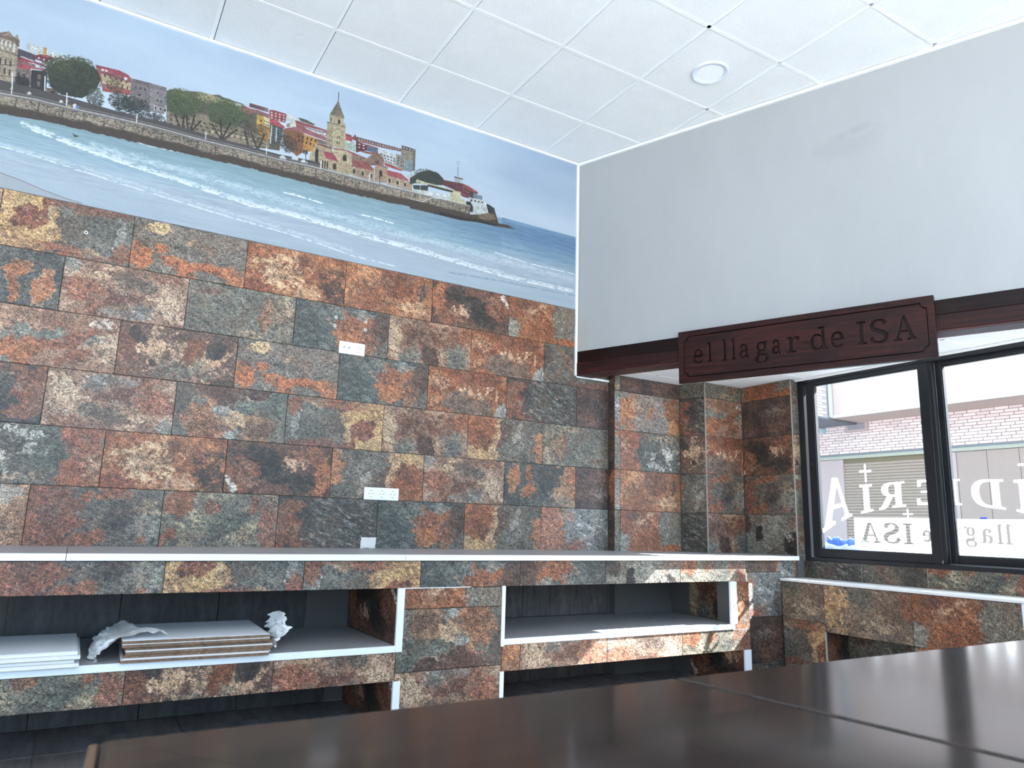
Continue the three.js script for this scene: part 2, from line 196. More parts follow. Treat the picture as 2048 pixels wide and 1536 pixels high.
// a thin tile with chamfered edges: x 0..w, y 0..h, back at z = -t, face at z = 0; (cu, cv) is the printed region's corner as a share of the whole face
const tileCache = new Map();
function tileGeo(w, h, t, cu, cv, cw, ch, turned) {
  const key = [w, h, t, cu, cv, cw, ch].map((x) => x.toFixed(3)).join() + turned;
  if (tileCache.has(key)) return tileCache.get(key);
  const c = 0.0016, P = [], U = [], I = [];
  const uv = (x, y) => { let u = cu + cw * x / w, v = cv + ch * y / h; return turned ? [1 - u, 1 - v] : [u, v]; };
  const quad = (a, b, d, e) => { const n = P.length / 3; for (const q of [a, b, d, e]) { P.push(...q); U.push(...uv(q[0], q[1])); } I.push(n, n + 1, n + 2, n, n + 2, n + 3); };
  const F = [[c, c, 0], [w - c, c, 0], [w - c, h - c, 0], [c, h - c, 0]], M = [[0, 0, -c], [w, 0, -c], [w, h, -c], [0, h, -c]], K = [[0, 0, -t], [w, 0, -t], [w, h, -t], [0, h, -t]];
  quad(...F);
  for (let i = 0; i < 4; i++) { const j = (i + 1) % 4; quad(M[i], M[j], F[j], F[i]); quad(K[i], K[j], M[j], M[i]); }
  quad(K[1], K[0], K[3], K[2]);
  const g = new THREE.BufferGeometry();
  g.setAttribute('position', new THREE.Float32BufferAttribute(P, 3)); g.setAttribute('uv', new THREE.Float32BufferAttribute(U, 2)); g.setIndex(I);
  const n = g.toNonIndexed(); n.computeVertexNormals(); tileCache.set(key, n);
  return n;
}
const jitter = seeded(99);
// frame {x, z, th}: a vertical plane through (x, z) whose "along" axis is (cos th, 0, -sin th) and whose face looks along (sin th, 0, cos th)
const along = (f, s, out = 0) => [f.x + s * Math.cos(f.th) + out * Math.sin(f.th), f.z - s * Math.sin(f.th) + out * Math.cos(f.th)];
function tile(parent, f, s0, s1, y0, y1, face, o = {}) {
  const gap = 0.0024, w = s1 - s0 - gap, h = y1 - y0 - gap, turned = face.endsWith('r'), mat = o.mat ?? FACE[turned ? face.slice(0, -1) : face];
  const cw = Math.min(1, w / 0.599), ch = Math.min(1, h / 0.2946);
  const [x, z] = along(f, s0 + gap / 2, (o.out ?? 0) + (jitter() - 0.5) * 0.0009);
  const local = [x - parent.position.x, y0 + gap / 2 - parent.position.y, z - parent.position.z];
  return part(o.name ?? 'tile', tileGeo(w, h, o.t ?? 0.009, Math.min(o.cu ?? 0, 1 - cw), Math.min(o.cv ?? 0, 1 - ch), cw, ch, turned), mat, parent, local, f.th);
}
// ------------------------------------------------------------------ materials of the room
const plasterMap = texture(512, 512, (x, y, c) => {
  const a = fbm(x / 90, y / 90, 4) - 0.5, b = fbm(x / 14 + 40, y / 60, 3) - 0.5, k = 226 + a * 9 + b * 4;
  c[0] = k; c[1] = k + 0.5; c[2] = k + 1;
}, true, true);
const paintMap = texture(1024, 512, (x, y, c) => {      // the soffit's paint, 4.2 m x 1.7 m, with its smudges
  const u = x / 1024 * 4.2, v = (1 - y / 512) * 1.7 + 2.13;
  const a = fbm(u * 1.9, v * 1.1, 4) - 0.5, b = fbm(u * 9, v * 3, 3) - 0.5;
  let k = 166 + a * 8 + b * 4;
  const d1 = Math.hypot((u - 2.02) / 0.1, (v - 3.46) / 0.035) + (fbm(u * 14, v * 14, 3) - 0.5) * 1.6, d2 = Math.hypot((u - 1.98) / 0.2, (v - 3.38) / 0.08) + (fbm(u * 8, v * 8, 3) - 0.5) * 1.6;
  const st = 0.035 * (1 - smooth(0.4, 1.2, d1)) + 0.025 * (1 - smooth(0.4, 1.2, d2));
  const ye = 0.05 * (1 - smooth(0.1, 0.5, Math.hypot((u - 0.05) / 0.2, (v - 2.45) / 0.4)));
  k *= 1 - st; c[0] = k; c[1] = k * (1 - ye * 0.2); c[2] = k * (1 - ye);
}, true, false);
const WHITE_WALL = std(0xf2f2f2, 0.9, { map: plasterMap });
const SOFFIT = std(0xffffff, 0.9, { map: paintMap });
const ceilMap = texture(256, 256, (x, y, c) => { const k = 236 + (vn(x * 0.9, y * 0.9) - 0.5) * 9 + (fbm(x / 30, y / 30, 3) - 0.5) * 6; c[0] = k - 1; c[1] = k; c[2] = k; }, true, true);
const CEIL = std(0xffffff, 0.92, { map: ceilMap });
const RAIL = std(0xf2f4f4, 0.55), TRIM = std(0xeef0f2, 0.5);
const DARK_TILE_MAP = texture(512, 512, (x, y, c) => {
  const g = fbm(x / 26, y / 240, 4) - 0.5, f = fbm(x / 5, y / 46, 3) - 0.5, b = fbm(x / 60, y / 60, 3) - 0.5, k = 62 + g * 34 + f * 18 + b * 14;
  c[0] = k; c[1] = k * 0.985; c[2] = k * 0.985;
}, true, true);
const DARK_TILE = std(0xffffff, 0.55, { map: DARK_TILE_MAP });
const FLOOR_TILE = std(new THREE.Color(5.0, 4.5, 4.4), 0.34, { map: DARK_TILE_MAP });
const PALE_GROUT = std(0x8b8078, 0.9);
const H = 3.83, TOP = [2.631, 2.334, 2.037, 1.74, 1.443, 1.146, 0.848];
const BX = (z) => 0.33 + 0.395 * z;                       // where the slanting soffit stands
const THB = -Math.atan2(1, 0.395);                        // its turn: along = (0.367, 0, 0.930)
const LB = Math.hypot(0.395, 1);

// ------------------------------------------------------------------ floor
const floor = struct('floor');
block('screed', PALE_GROUT, floor, [-7.2, -0.2, -0.25], [2.0, -0.008, 6.8], 0);
for (let i = 0; i < 16; i++) for (let j = 0; j < 18; j++) {
  const x0 = -6.99 + 0.6 * (i - 0) + 0.0, z0 = 0.0 + 0.45 * j; if (x0 > 1.5) continue;
  const near = z0 < 0.8 && x0 > -4.0;
  if (near) block('tile', FLOOR_TILE, floor, [x0 + 0.0015, -0.012, z0 + 0.0015], [Math.min(1.6, x0 + 0.5985), 0, z0 + 0.4485], 0.001);
}
const PALE_FLOOR = std(0xe4e4e4, 0.4, { map: plasterMap });  // unseen floor, made pale to bounce light up to the ceiling
const LANE = std(0x9a9794, 0.4, { map: plasterMap });  // unseen lane, toned mid-grey to lift light on the ceiling
block('paving', LANE, floor, [-6.99, -0.012, 0.9015], [1.6, -0.0005, 3.6], 0);
block('paving', PALE_FLOOR, floor, [-6.99, -0.012, 3.6], [1.84, -0.0005, 6.6], 0);
block('paving', FLOOR_TILE, floor, [-6.99, -0.012, 0.0], [-3.9915, -0.0005, 0.8985], 0);

// ------------------------------------------------------------------ back wall with its slate tiles
const wallBack = struct('wall_back');
block('masonry', WHITE_WALL, wallBack, [-7.2, -0.2, -0.3], [2.0, 4.2, -0.012], 0);
block('tile_bed', GREY, wallBack, [-4.6, 0.0, -0.0125], [0.64, 2.629, -0.0075], 0);
const FB = { x: 0, z: 0, th: 0 };
const ROWS = [
  ['F6', 'F6', 'F5', 'F4', 'F3', 'F2', 'F1', 'F8', 'F9'], [null, 'F12', 'F11', 'F10', 'F9', 'F8', 'F7', 'F3', 'F1'],
  ['F17', 'F16', 'F12', 'F10', 'F2', 'F15', 'F14', 'F5', 'F19'], ['F9r', 'F19', 'F11', 'F1r', 'F18', 'F8r', 'F16r', 'F22', 'F4'],
  ['F17r', 'F7r', 'F8', 'F19r', 'F5r', 'F3', 'F20', 'F12', 'F10'], ['F24', 'F19', 'F10', 'F16', 'F23', 'F22', 'F21', 'F9', 'F5'],
];
ROWS.forEach((faces, r) => faces.forEach((f, i) => {
  const odd = r % 2 === 0, x1 = (odd ? 0.3356 : 0.0428) - 0.6013 * (i - 1), x0 = x1 - 0.6013, edge = 0.633;
  const y0 = TOP[r + 1], y1 = TOP[r];
  if (i === 0 && r === 1) { tile(wallBack, FB, x0, 0.331, y0, y1, 'F13'); tile(wallBack, FB, 0.331, edge, y0, y1, 'F1r', { cu: 0.0, cv: 0 }); return; }
  const a = Math.max(x0, -4.6), b = Math.min(x1, edge);
  tile(wallBack, FB, a, b, y0, y1, f, { cu: a > x0 ? (a - x0) / 0.6 : 0 });
}));

// ------------------------------------------------------------------ corner pier between back wall and window
const wallCorner = struct('wall_corner');
part('masonry', prism([[0.642, -0.012], [0.642, 0.068], [1.296, 0.068], [1.366, 0.278], [1.777, 0.278], [1.777, 0.752], [1.9, 0.752], [1.9, -0.012]], 0, 2.16), GREY, wallCorner);
block('masonry', GREY, wallCorner, [1.246, 0, 0.27], [1.79, 0.822, 0.724], 0);
const F_LEFT = { x: 0.633, z: 0.0, th: -Math.PI / 2 }, F_FRONT = { x: 0.633, z: 0.078, th: 0 }, JL = Math.hypot(0.07, 0.21), F_JUT = { x: 1.288, z: 0.078, th: -Math.atan2(0.21, 0.07) };
const F_3 = { x: 1.358, z: 0.288, th: 0 }, F_4 = { x: 1.767, z: 0.288, th: -Math.PI / 2 }, F_REV = { x: 1.767, z: 0.764, th: 0 }, F_SIDE = { x: 1.237, z: 0.735, th: 0 };
const PY = [2.155, 2.037, 1.74, 1.443, 1.146, 0.85];
const PIER = {
  left: ['F17', 'F17', 'F17r', 'F5', 'F17'], strip: ['F9', 'F24', 'F6r', 'F24r', 'F9r'], main: ['F17', 'F25', 'F20r', 'F4', 'F6'], jut: ['F9', 'F16', 'F15', 'F19r', 'F16r'],
  third: ['F9', 'F14', 'F12', 'F22', 'F11'], fourth: ['F6', 'F17', 'F5r', 'F22', 'F27'], reveal: ['F13', 'F9', 'F15', 'F23', 'F8'],
};
for (let r = 0; r < 5; r++) {
  const [y1, y0] = [PY[r], PY[r + 1]], cv = 0;
  tile(wallCorner, F_LEFT, 0.003, 0.076, y0, y1, PIER.left[r], { cv });
  tile(wallCorner, F_FRONT, 0, 0.052, y0, y1, PIER.strip[r], { cv, cu: r === 2 ? 0.0 : 0.5 });
  tile(wallCorner, F_FRONT, 0.052, 0.654, y0, y1, PIER.main[r], { cv });
  tile(wallCorner, F_JUT, 0.004, JL - 0.003, y0, y1, PIER.jut[r], { cv, cu: 0.1 });
  tile(wallCorner, F_3, 0.003, 0.407, y0, y1, PIER.third[r], { cv, cu: r === 3 ? 0.3 : 0.2 });
  tile(wallCorner, F_4, 0.003, 0.471, y0, y1, PIER.fourth[r], { cv, cu: r === 3 ? 0.3 : 0.1 });
  tile(wallCorner, F_REV, 0.006, 0.076, y0, y1, PIER.reveal[r], { cv, cu: r * 0.12 });
}
// below the ledge
[[0.7415, 0.822, 'F12'], [0.4425, 0.7415, 'F24'], [0.1435, 0.4425, 'F17'], [0.002, 0.1435, 'F16']].forEach(([y0, y1, f]) => tile(wallCorner, F_SIDE, 0, 0.374, y0, y1, f, { cu: 0.3 }));
tile(wallCorner, { x: 1.611, z: 0.735, th: 0 }, 0.0, 0.145, 0.702, 0.85, 'F24', { cu: 0.55, cv: 0.5 });
tile(wallCorner, { x: 1.611, z: 0.735, th: 0 }, 0.145, 0.226, 0.702, 0.85, 'F8', { cu: 0.1 });
for (const [n, poly, y0, y1] of [
    ['corner_strip', [[1.354, 0.283], [1.361, 0.283], [1.361, 0.290], [1.354, 0.290]], 0.852, 2.15],
  ['corner_strip', [[1.764, 0.759], [1.771, 0.759], [1.771, 0.766], [1.764, 0.766]], 0.852, 2.15],
]) part(n, prism(poly, y0, y1), std(0x9a9288, 0.45), wallCorner);

// ------------------------------------------------------------------ right wall: the slanting white soffit
const wallRight = struct('wall_right');
wallRight.position.set(0.33, 0, 0); wallRight.rotation.y = THB;
{
  const g = new THREE.BoxGeometry(4.2, 1.7, 0.12); g.translate(2.1, 2.13 + 0.85, -0.06);
  part('plaster', g, SOFFIT, wallRight);
}
// ------------------------------------------------------------------ window wall (sill wall, masonry round the opening)
const wallWindow = struct('wall_window');
const OUT = std(0xd9cfc0, 0.9, { map: plasterMap });
block('masonry', OUT, wallWindow, [1.842, 2.156, 0.4], [2.0, 4.2, 6.8], 0);
block('masonry', OUT, wallWindow, [1.842, -0.2, 0.4], [2.0, 0.822, 6.8], 0);
block('masonry', OUT, wallWindow, [1.85, 0.822, -0.3], [2.0, 4.2, 0.766], 0);
block('masonry', OUT, wallWindow, [1.842, 0.822, 3.4], [2.0, 2.156, 4.3], 0);
block('masonry', OUT, wallWindow, [1.842, 0.822, 6.3], [2.0, 2.156, 6.8], 0);
const F_ST = { x: 1.84, z: 0.752, th: -Math.PI / 2 }, F_LOW = { x: 1.6, z: 0.738, th: -Math.PI / 2 };
[[0, 0.454, 'F16', 0.2], [0.454, 0.899, 'F13', 0.1], [0.899, 1.5, 'F23', 0], [1.5, 2.1, 'F10', 0], [2.1, 2.64, 'F19', 0]].forEach(([a, b, f, cu]) => tile(wallWindow, F_ST, a, b, 0.701, 0.824, f, { cu, cv: 0.3 }));
for (const [a, b] of [[[1.611, 0, 0.736], [1.838, 0.676, 1.078]], [[1.611, 0.385, 1.078], [1.838, 0.676, 1.68]], [[1.611, 0, 1.68], [1.838, 0.676, 2.28]]]) block('masonry', GREY, wallWindow, a, b, 0);
tile(wallWindow, F_LOW, 0.006, 0.341, 0.4305, 0.681, 'F28', { cu: 0.3 });
tile(wallWindow, F_LOW, 0.006, 0.341, 0.1335, 0.4305, 'F1r', { cu: 0.22 });
tile(wallWindow, F_LOW, 0.006, 0.341, 0.0, 0.1335, 'F9', { cu: 0.1 });
tile(wallWindow, F_LOW, 0.341, 0.94, 0.376, 0.681, 'F28', { cv: 0 });
tile(wallWindow, F_LOW, 0.94, 1.54, 0.376, 0.681, 'F6', { cv: 0 });
tile(wallWindow, F_LOW, 0.94, 1.54, 0.079, 0.376, 'F6r', {});
block('niche_edge', std(0xb9b0a2, 0.45), wallWindow, [1.596, 0.0, 1.078], [1.606, 0.376, 1.086], 0.001);
tile(wallWindow, { x: 1.83, z: 1.08, th: -Math.PI / 2 }, 0, 0.6, 0.0, 0.385, 'F9', {});
tile(wallWindow, { x: 1.604, z: 1.086, th: 0 }, 0.0, 0.226, 0.0, 0.385, 'F16', {});
block('end_strip', TRIM, wallWindow, [1.594, 0, 2.279], [1.61, 0.7, 2.29], 0.001);
{ // white ledge on the sill wall
  const w = block('sill', std(0xeeeae6, 0.35), wallWindow, [1.588, 0.682, 0.738], [1.838, 0.7, 2.296], 0.004); w.userData.label = 'white ledge under the window';
}
// ------------------------------------------------------------------ walls behind the camera, glazed towards the other street
const wallLeft = struct('wall_left');
block('plaster', WHITE_WALL, wallLeft, [-7.2, -0.2, -0.3], [-7.0, 4.2, 6.8], 0);
const wallFront = struct('wall_front');
block('plaster', WHITE_WALL, wallFront, [-7.2, 3.4, 6.6], [2.0, 4.2, 6.8], 0);
block('plaster', WHITE_WALL, wallFront, [-7.2, -0.2, 6.6], [2.0, 0.25, 6.8], 0);
block('plaster', WHITE_WALL, wallFront, [1.2, 0.25, 6.6], [2.0, 3.4, 6.8], 0);

// ------------------------------------------------------------------ suspended ceiling
const ceiling = struct('ceiling');
block('slab', WHITE_WALL, ceiling, [-7.2, 3.95, -0.3], [2.0, 4.2, 6.8], 0);
const inRoom = (p) => clip(clip(clip(p, (x, z) => BX(z) - x), (x) => 1.84 - x), (x, z) => z - 0.0);
const CX = 0, CZ = 0.5074;
for (let i = -4; i < 12; i++) for (let j = -1; j < 13; j++) {
  const x0 = CX - 0.6 * i, x1 = x0 + 0.6, z0 = CZ + 0.6 * j, z1 = z0 + 0.6, e = 0.0035;
  const poly = clip(clip(inRoom([[x0 + 0.0155, z0 + e], [x1 - e, z0 + e], [x1 - e, z1 - 0.0125], [x0 + 0.0155, z1 - 0.0125]]), (x) => x + 6.98), (x, z) => 6.58 - z);
  if (poly.length > 2 && area(poly) > 0.004) part('ceiling_tile', prism(poly, H + 0.0015, H + 0.018), CEIL, ceiling);
}
const bar = (p) => { const q = clip(clip(inRoom(p), (x) => x + 6.98), (x, z) => 6.58 - z); if (q.length > 2) part('runner', prism(q, H - 0.001, H + 0.006), RAIL, ceiling); };
for (let i = -3; i < 12; i++) bar([[CX - 0.6 * i - 0.011, 0], [CX - 0.6 * i + 0.011, 0], [CX - 0.6 * i + 0.011, 6.6], [CX - 0.6 * i - 0.011, 6.6]]);
for (let j = 0; j < 13; j++) bar([[-7, CZ + 0.6 * j - 0.011], [1.9, CZ + 0.6 * j - 0.011], [1.9, CZ + 0.6 * j + 0.011], [-7, CZ + 0.6 * j + 0.011]]);
// wall angles along the ceiling's edge, and the corner bead
const trim1 = struct('trim_1'); block('angle', RAIL, trim1, [-6.98, H - 0.016, 0.0005], [0.326, H - 0.003, 0.02], 0.001);
const trim2 = struct('trim_2'); trim2.position.set(0.33, 0, 0); trim2.rotation.y = THB;
block('angle', RAIL, trim2, [0.004, H - 0.02, 0.0005], [4.1, H - 0.003, 0.02], 0.001);
const trim3 = struct('trim_3'); block('corner_bead', TRIM, trim3, [0.308, 2.118, 0.0006], [0.328, H - 0.02, 0.018], 0.003);
block('edge_angle', RAIL, trim3, [0.328, 2.108, 0.0006], [0.632, 2.122, 0.012], 0.001);

// lower ceiling of the window bay
const bay = struct('ceiling_001');
const inBay = (p) => clip(clip(clip(p, (x, z) => x - BX(z) - 0.02), (x) => 1.838 - x), (x, z) => z - 0.002);
for (let i = -4; i < 2; i++) for (let j = -1; j < 6; j++) {
  const x0 = -0.6 * i - 0.3, z0 = 0.25 + 0.6 * j, e = 0.004, poly = inBay([[x0 + e, z0 + e], [x0 + 0.6 - e, z0 + e], [x0 + 0.6 - e, z0 + 0.6 - e], [x0 + e, z0 + 0.6 - e]]);
  if (poly.length > 2 && area(poly) > 0.004) part('ceiling_tile', prism(poly, 2.158, 2.172), CEIL, bay);
}
for (let i = -4; i < 2; i++) { const x = -0.6 * i - 0.3, q = inBay([[x - 0.011, 0], [x + 0.011, 0], [x + 0.011, 4], [x - 0.011, 4]]); if (q.length > 2) part('runner', prism(q, 2.1555, 2.161), RAIL, bay); }
for (let j = 0; j < 6; j++) { const z = 0.25 + 0.6 * j, q = inBay([[0, z - 0.011], [2, z - 0.011], [2, z + 0.011], [0, z + 0.011]]); if (q.length > 2) part('runner', prism(q, 2.1555, 2.161), RAIL, bay); }
part('slab', prism([[0.36, -0.01], [1.9, -0.01], [1.9, 3.95]], 2.175, 2.3), WHITE_WALL, bay);
block('wall_angle', RAIL, bay, [1.815, 2.143, 0.76], [1.839, 2.157, 3.7], 0.001);
// ------------------------------------------------------------------ window 1: black aluminium sliding window
const BLACK = std(new THREE.Color(0.011, 0.012, 0.016), 0.36, { metalness: 0.0 });
const RUBBER = std(new THREE.Color(0.006, 0.006, 0.007), 0.6), STEEL = std(0x9aa0a4, 0.35, { metalness: 0.9 });
const GLASS = phys(0xffffff, 0.0, { transmission: 1, thickness: 0, ior: 1.45, specularIntensity: 1 });
const window1 = struct('window_1');
{
  const X0 = 1.84, X1 = 1.935, z0 = 0.767, z1 = 3.4, y0 = 0.823, y1 = 2.154;
  const f = new THREE.Group(); f.name = 'outer_frame'; window1.add(f);
  block('jamb', BLACK, f, [X0, y0, z0], [X1, y1, z0 + 0.052]); block('jamb', BLACK, f, [X0, y0, z1 - 0.052], [X1, y1, z1]);
  block('head_rail', BLACK, f, [X0, y1 - 0.03, z0], [X1, y1, z1]); block('track', BLACK, f, [X0 - 0.002, y0, z0], [X1, y0 + 0.028, z1], 0.004);
  block('track_rib', STEEL, f, [X0 + 0.046, y0 + 0.028, z0 + 0.05], [X0 + 0.05, y0 + 0.034, z1 - 0.05], 0);
  const sash = (za, zb, xa, xb, ga, gb, gy0, gy1) => {
    const s = new THREE.Group(); s.name = numbered('sash'); window1.add(s);
    const ya = y0 + 0.03, yb = y1 - 0.026;
    block('stile', BLACK, s, [xa, ya, za], [xb, yb, ga], 0.003); block('stile', BLACK, s, [xa, ya, gb], [xb, yb, zb], 0.003);
    block('rail', BLACK, s, [xa, ya, ga], [xb, gy0, gb], 0.003); block('rail', BLACK, s, [xa, gy1, ga], [xb, yb, gb], 0.003);
    for (const [a, b] of [[[xa + 0.006, gy0, ga], [xb - 0.004, gy0 + 0.006, gb]], [[xa + 0.006, gy1 - 0.006, ga], [xb - 0.004, gy1, gb]], [[xa + 0.006, gy0, ga], [xb - 0.004, gy1, ga + 0.006]], [[xa + 0.006, gy0, gb - 0.006], [xb - 0.004, gy1, gb]]]) block('gasket', RUBBER, s, a, b, 0);
    const g = new THREE.PlaneGeometry(gb - ga, gy1 - gy0); g.rotateY(-Math.PI / 2);
    part('pane', g, GLASS, s, [(xa + xb) / 2, (gy0 + gy1) / 2, (ga + gb) / 2]);
    return s;
  };
  const s1 = sash(0.834, 1.752, 1.848, 1.888, 0.897, 1.688, 0.906, 2.1);
  sash(1.772, 3.352, 1.893, 1.93, 1.812, 3.28, 0.903, 2.096);
  const latch = part('latch', boxGeo(0.006, 0.1, 0.02, 0.003), RUBBER, s1, [1.845, 1.515, 0.862]); 
  block('latch_lever', BLACK, s1, [1.838, 1.5, 0.857], [1.844, 1.53, 0.867], 0.002);
  block('brush_seal', RUBBER, s1, [1.852, 0.853, 1.752], [1.892, 2.128, 1.7735], 0); block('roller_block', STEEL, s1, [1.846, 0.854, 1.745], [1.85, 0.874, 1.753], 0.001);
}
// unseen glazing beside and behind the camera, placed to light the room
function shopfront(name, n, from, to, y0, y1) {
  const w = struct(name), L = Math.hypot(to[0] - from[0], to[1] - from[1]), th = -Math.atan2(to[1] - from[1], to[0] - from[0]);
  w.position.set(from[0], 0, from[1]); w.rotation.y = th;
  block('rail', BLACK, w, [0, y0, -0.03], [L, y0 + 0.06, 0.03]); block('rail', BLACK, w, [0, y1 - 0.06, -0.03], [L, y1, 0.03]);
  for (let i = 0; i <= n; i++) { const x = (L - 0.06) * i / n; block('post', BLACK, w, [x, y0, -0.03], [x + 0.06, y1, 0.03]); }
  for (let i = 0; i < n; i++) { const a = (L - 0.06) * i / n + 0.06, b = (L - 0.06) * (i + 1) / n; part('pane', new THREE.PlaneGeometry(b - a, y1 - y0 - 0.12), GLASS, w, [(a + b) / 2, (y0 + y1) / 2, 0]); }
}
shopfront('window_2', 4, [-7.0, 6.7], [1.2, 6.7], 0.25, 3.4);
shopfront('added_window_3', 4, [1.9, 4.3], [1.9, 6.3], 0.822, 2.156);  // unseen window, added so the sunlit floor brightens the ceiling

// ------------------------------------------------------------------ white film letters on the panes, read from the street
const serif = await new FontLoader().loadAsync('fonts/droid/droid_serif_bold.typeface.json');
const FILM = phys(0xf4f8f8, 1, { transmission: 0.45, thickness: 0 });
function glyph(ch) {                                    // outlines of one letter in its own unit box
  const shapes = serif.generateShapes(ch, 1), box = new THREE.Box2();
  for (const s of shapes) for (const p of s.getPoints(10)) box.expandByPoint(p);
  const d = box.getSize(new THREE.Vector2()), f = (p) => new THREE.Vector2((p.x - box.min.x) / d.x, (p.y - box.min.y) / d.y);
  return shapes.map((s) => ({ out: s.getPoints(10).map(f), holes: s.holes.map((h) => h.getPoints(10).map(f)) }));
}
const ccw = (pts, want) => (THREE.ShapeUtils.isClockWise(pts) === want ? pts.slice().reverse() : pts);
function film(shapeList, X) {                           // shapes in (z, y) -> a thin sheet at X
  const gs = shapeList.map(({ out, holes }) => {
    const s = new THREE.Shape(ccw(out, true)); for (const h of holes) s.holes.push(new THREE.Path(ccw(h, false)));
    return new THREE.ShapeGeometry(s, 1);
  });
  const g = gs.length > 1 ? mergeGeometries(gs) : gs[0], p = g.attributes.position;
  for (let i = 0; i < p.count; i++) p.setXYZ(i, X, p.getY(i), p.getX(i));
  g.computeVertexNormals();
  return g;
}
const lerpAt = (t, x) => { let i = 0; while (i < t.length - 2 && x > t[i + 1][0]) i++; const [a, b] = [t[i], t[i + 1]]; return a[1] + (b[1] - a[1]) * (x - a[0]) / (b[0] - a[0]); };
const LOW = [[0.88, 1.0], [0.95, 1.06], [1.06, 1.108], [1.14, 1.142], [1.25, 1.168], [1.43, 1.196], [1.66, 1.217], [1.84, 1.212], [2.0, 1.198], [2.1, 1.184], [2.2, 1.166], [2.35, 1.11], [2.5, 1.03]];
const HIGH = [[0.9, 1.42], [1.05, 1.408], [1.2, 1.352], [1.45, 1.364], [1.65, 1.372], [1.84, 1.373], [2.1, 1.36], [2.2, 1.35], [2.35, 1.38], [2.5, 1.42]];
const XL = 1.8705, XR = 1.914;
for (const [ch, za, zb, X, lo, hi, label] of [
  ['A', 0.903, 1.142, XL, 0.903, 1.682, 'big mirrored white film letter A beside the window handle'], ['I', 1.21, 1.302, XL, 0.903, 1.682, 'mirrored white film letter I between the big A and the R'],
  ['R', 1.345, 1.53, XL, 0.903, 1.682, 'mirrored white film letter R over the shutter across the street'], ['E', 1.604, 1.78, XL, 0.903, 1.682, 'mirrored white film letter E cut off by the window mullion'],
  ['R', 1.69, 1.856, XR, 1.818, 3.27, 'mirrored white film letter R half hidden just right of the mullion'], ['D', 1.918, 2.102, XR, 1.818, 3.27, 'mirrored white film letter D in the right window pane'],
  ['I', 2.158, 2.25, XR, 1.818, 3.27, 'mirrored white film letter I at the right edge of the photo'], ['S', 2.31, 2.47, XR, 1.818, 3.27, 'mirrored white film letter S beyond the last I'],
]) {
  const sh = glyph(ch).map(({ out, holes }) => {
    const f = (p) => { const z = zb - p.x * (zb - za); return new THREE.Vector2(clamp(z, lo, hi), lerpAt(LOW, z) + (lerpAt(HIGH, z) - lerpAt(LOW, z)) * p.y); };
    return { out: out.map(f), holes: holes.map((h) => h.map(f)) };
  });
  const t = thing('window_letter', label, 'letter', [X, lerpAt(LOW, za), za]);
  part('film', film(sh, 0).translate(0, -lerpAt(LOW, za), -za), FILM, t);
}
// small crosses with budded ends
function cross(z, y0, y1, half, X, label) {
  const w = half * 0.11, yc = y0 + (y1 - y0) * 0.6, out = [], bud = (cx, cy, dx, dy) => { for (let k = 0; k <= 6; k++) { const a = -2.2 + 4.4 * k / 6, r = half * (0.17 + (k === 3 ? 0.15 : 0)); out.push(new THREE.Vector2(cx + r * (Math.cos(a) * dx - Math.sin(a) * dy), cy + r * (Math.cos(a) * dy + Math.sin(a) * dx))); } };
  bud(z + half * 0.68, yc, 1, 0); out.push(new THREE.Vector2(z + w, yc + w)); bud(z, y1 - half * 0.32, 0, 1); out.push(new THREE.Vector2(z - w, yc + w)); bud(z - half * 0.68, yc, -1, 0); out.push(new THREE.Vector2(z - w, yc - w)); bud(z, y0 + half * 0.32, 0, -1); out.push(new THREE.Vector2(z + w, yc - w));
  const t = thing('window_cross', label, 'cross', [X, y0, z]);
  part('film', film([{ out, holes: [] }], 0).translate(0, -y0, -z), FILM, t);
}
cross(1.26, 1.366, 1.498, 0.048, XL, 'white film cross over the letter I beside the big A');
cross(2.233, 1.362, 1.494, 0.048, XR, 'white film cross at the right edge of the photo');
// white film panels with the name cut out of them
function panel(z0, z1, y0, y1, yl, X, letters, label) {
  const outer = [[z0, yl], [z1, y0], [z1, y1], [z0 + 0.004, y1]].map((p) => new THREE.Vector2(...p)), holes = [], islands = [];
  for (const [ch, za, zb, ya, yb] of letters) for (const { out, holes: hs } of glyph(ch)) {
    const f = (p) => new THREE.Vector2(zb - p.x * (zb - za), ya + (yb - ya) * p.y), o = out.map(f);
    if (o.some((p) => p.x < z0 + 0.002 || p.x > z1 - 0.002)) continue;
    holes.push(o); for (const h of hs) islands.push({ out: h.map(f), holes: [] });
  }
  const t = thing('window_panel', label, 'sticker', [X, y0, z0]);
  part('film', film([{ out: outer, holes }, ...islands], 0).translate(0, -y0, -z0), FILM, t);
}
panel(1.15, 1.686, 0.906, 1.131, 0.934, XL, [['A', 1.192, 1.338, 0.966, 1.1], ['S', 1.36, 1.477, 0.965, 1.1], ['I', 1.499, 1.563, 0.964, 1.097], ['e', 1.624, 1.68, 0.984, 1.056]], 'white film panel with mirrored cut-out capitals ISA low on the left pane');
panel(1.816, 3.1, 0.911, 1.128, 0.911, XR, [['a', 1.826 - 0.004, 1.84 + 0.002, 0.99, 1.076], ['g', 1.856, 1.925, 0.962, 1.085], ['a', 1.953, 2.016, 0.986, 1.073], ['l', 2.038, 2.073, 0.984, 1.1], ['l', 2.084, 2.12, 0.984, 1.1], ['l', 2.19, 2.222, 0.984, 1.1], ['e', 2.236, 2.3, 0.984, 1.072]].map((l, i) => (i === 0 ? ['a', 1.786 + 0.036, 1.84, 0.988, 1.076] : l)), 'long white film panel with mirrored cut-out lowercase letters on the right pane');
cross(1.537, 1.104, 1.192, 0.036, XL + 0.001, 'small white film cross on the top edge of the ISA panel');
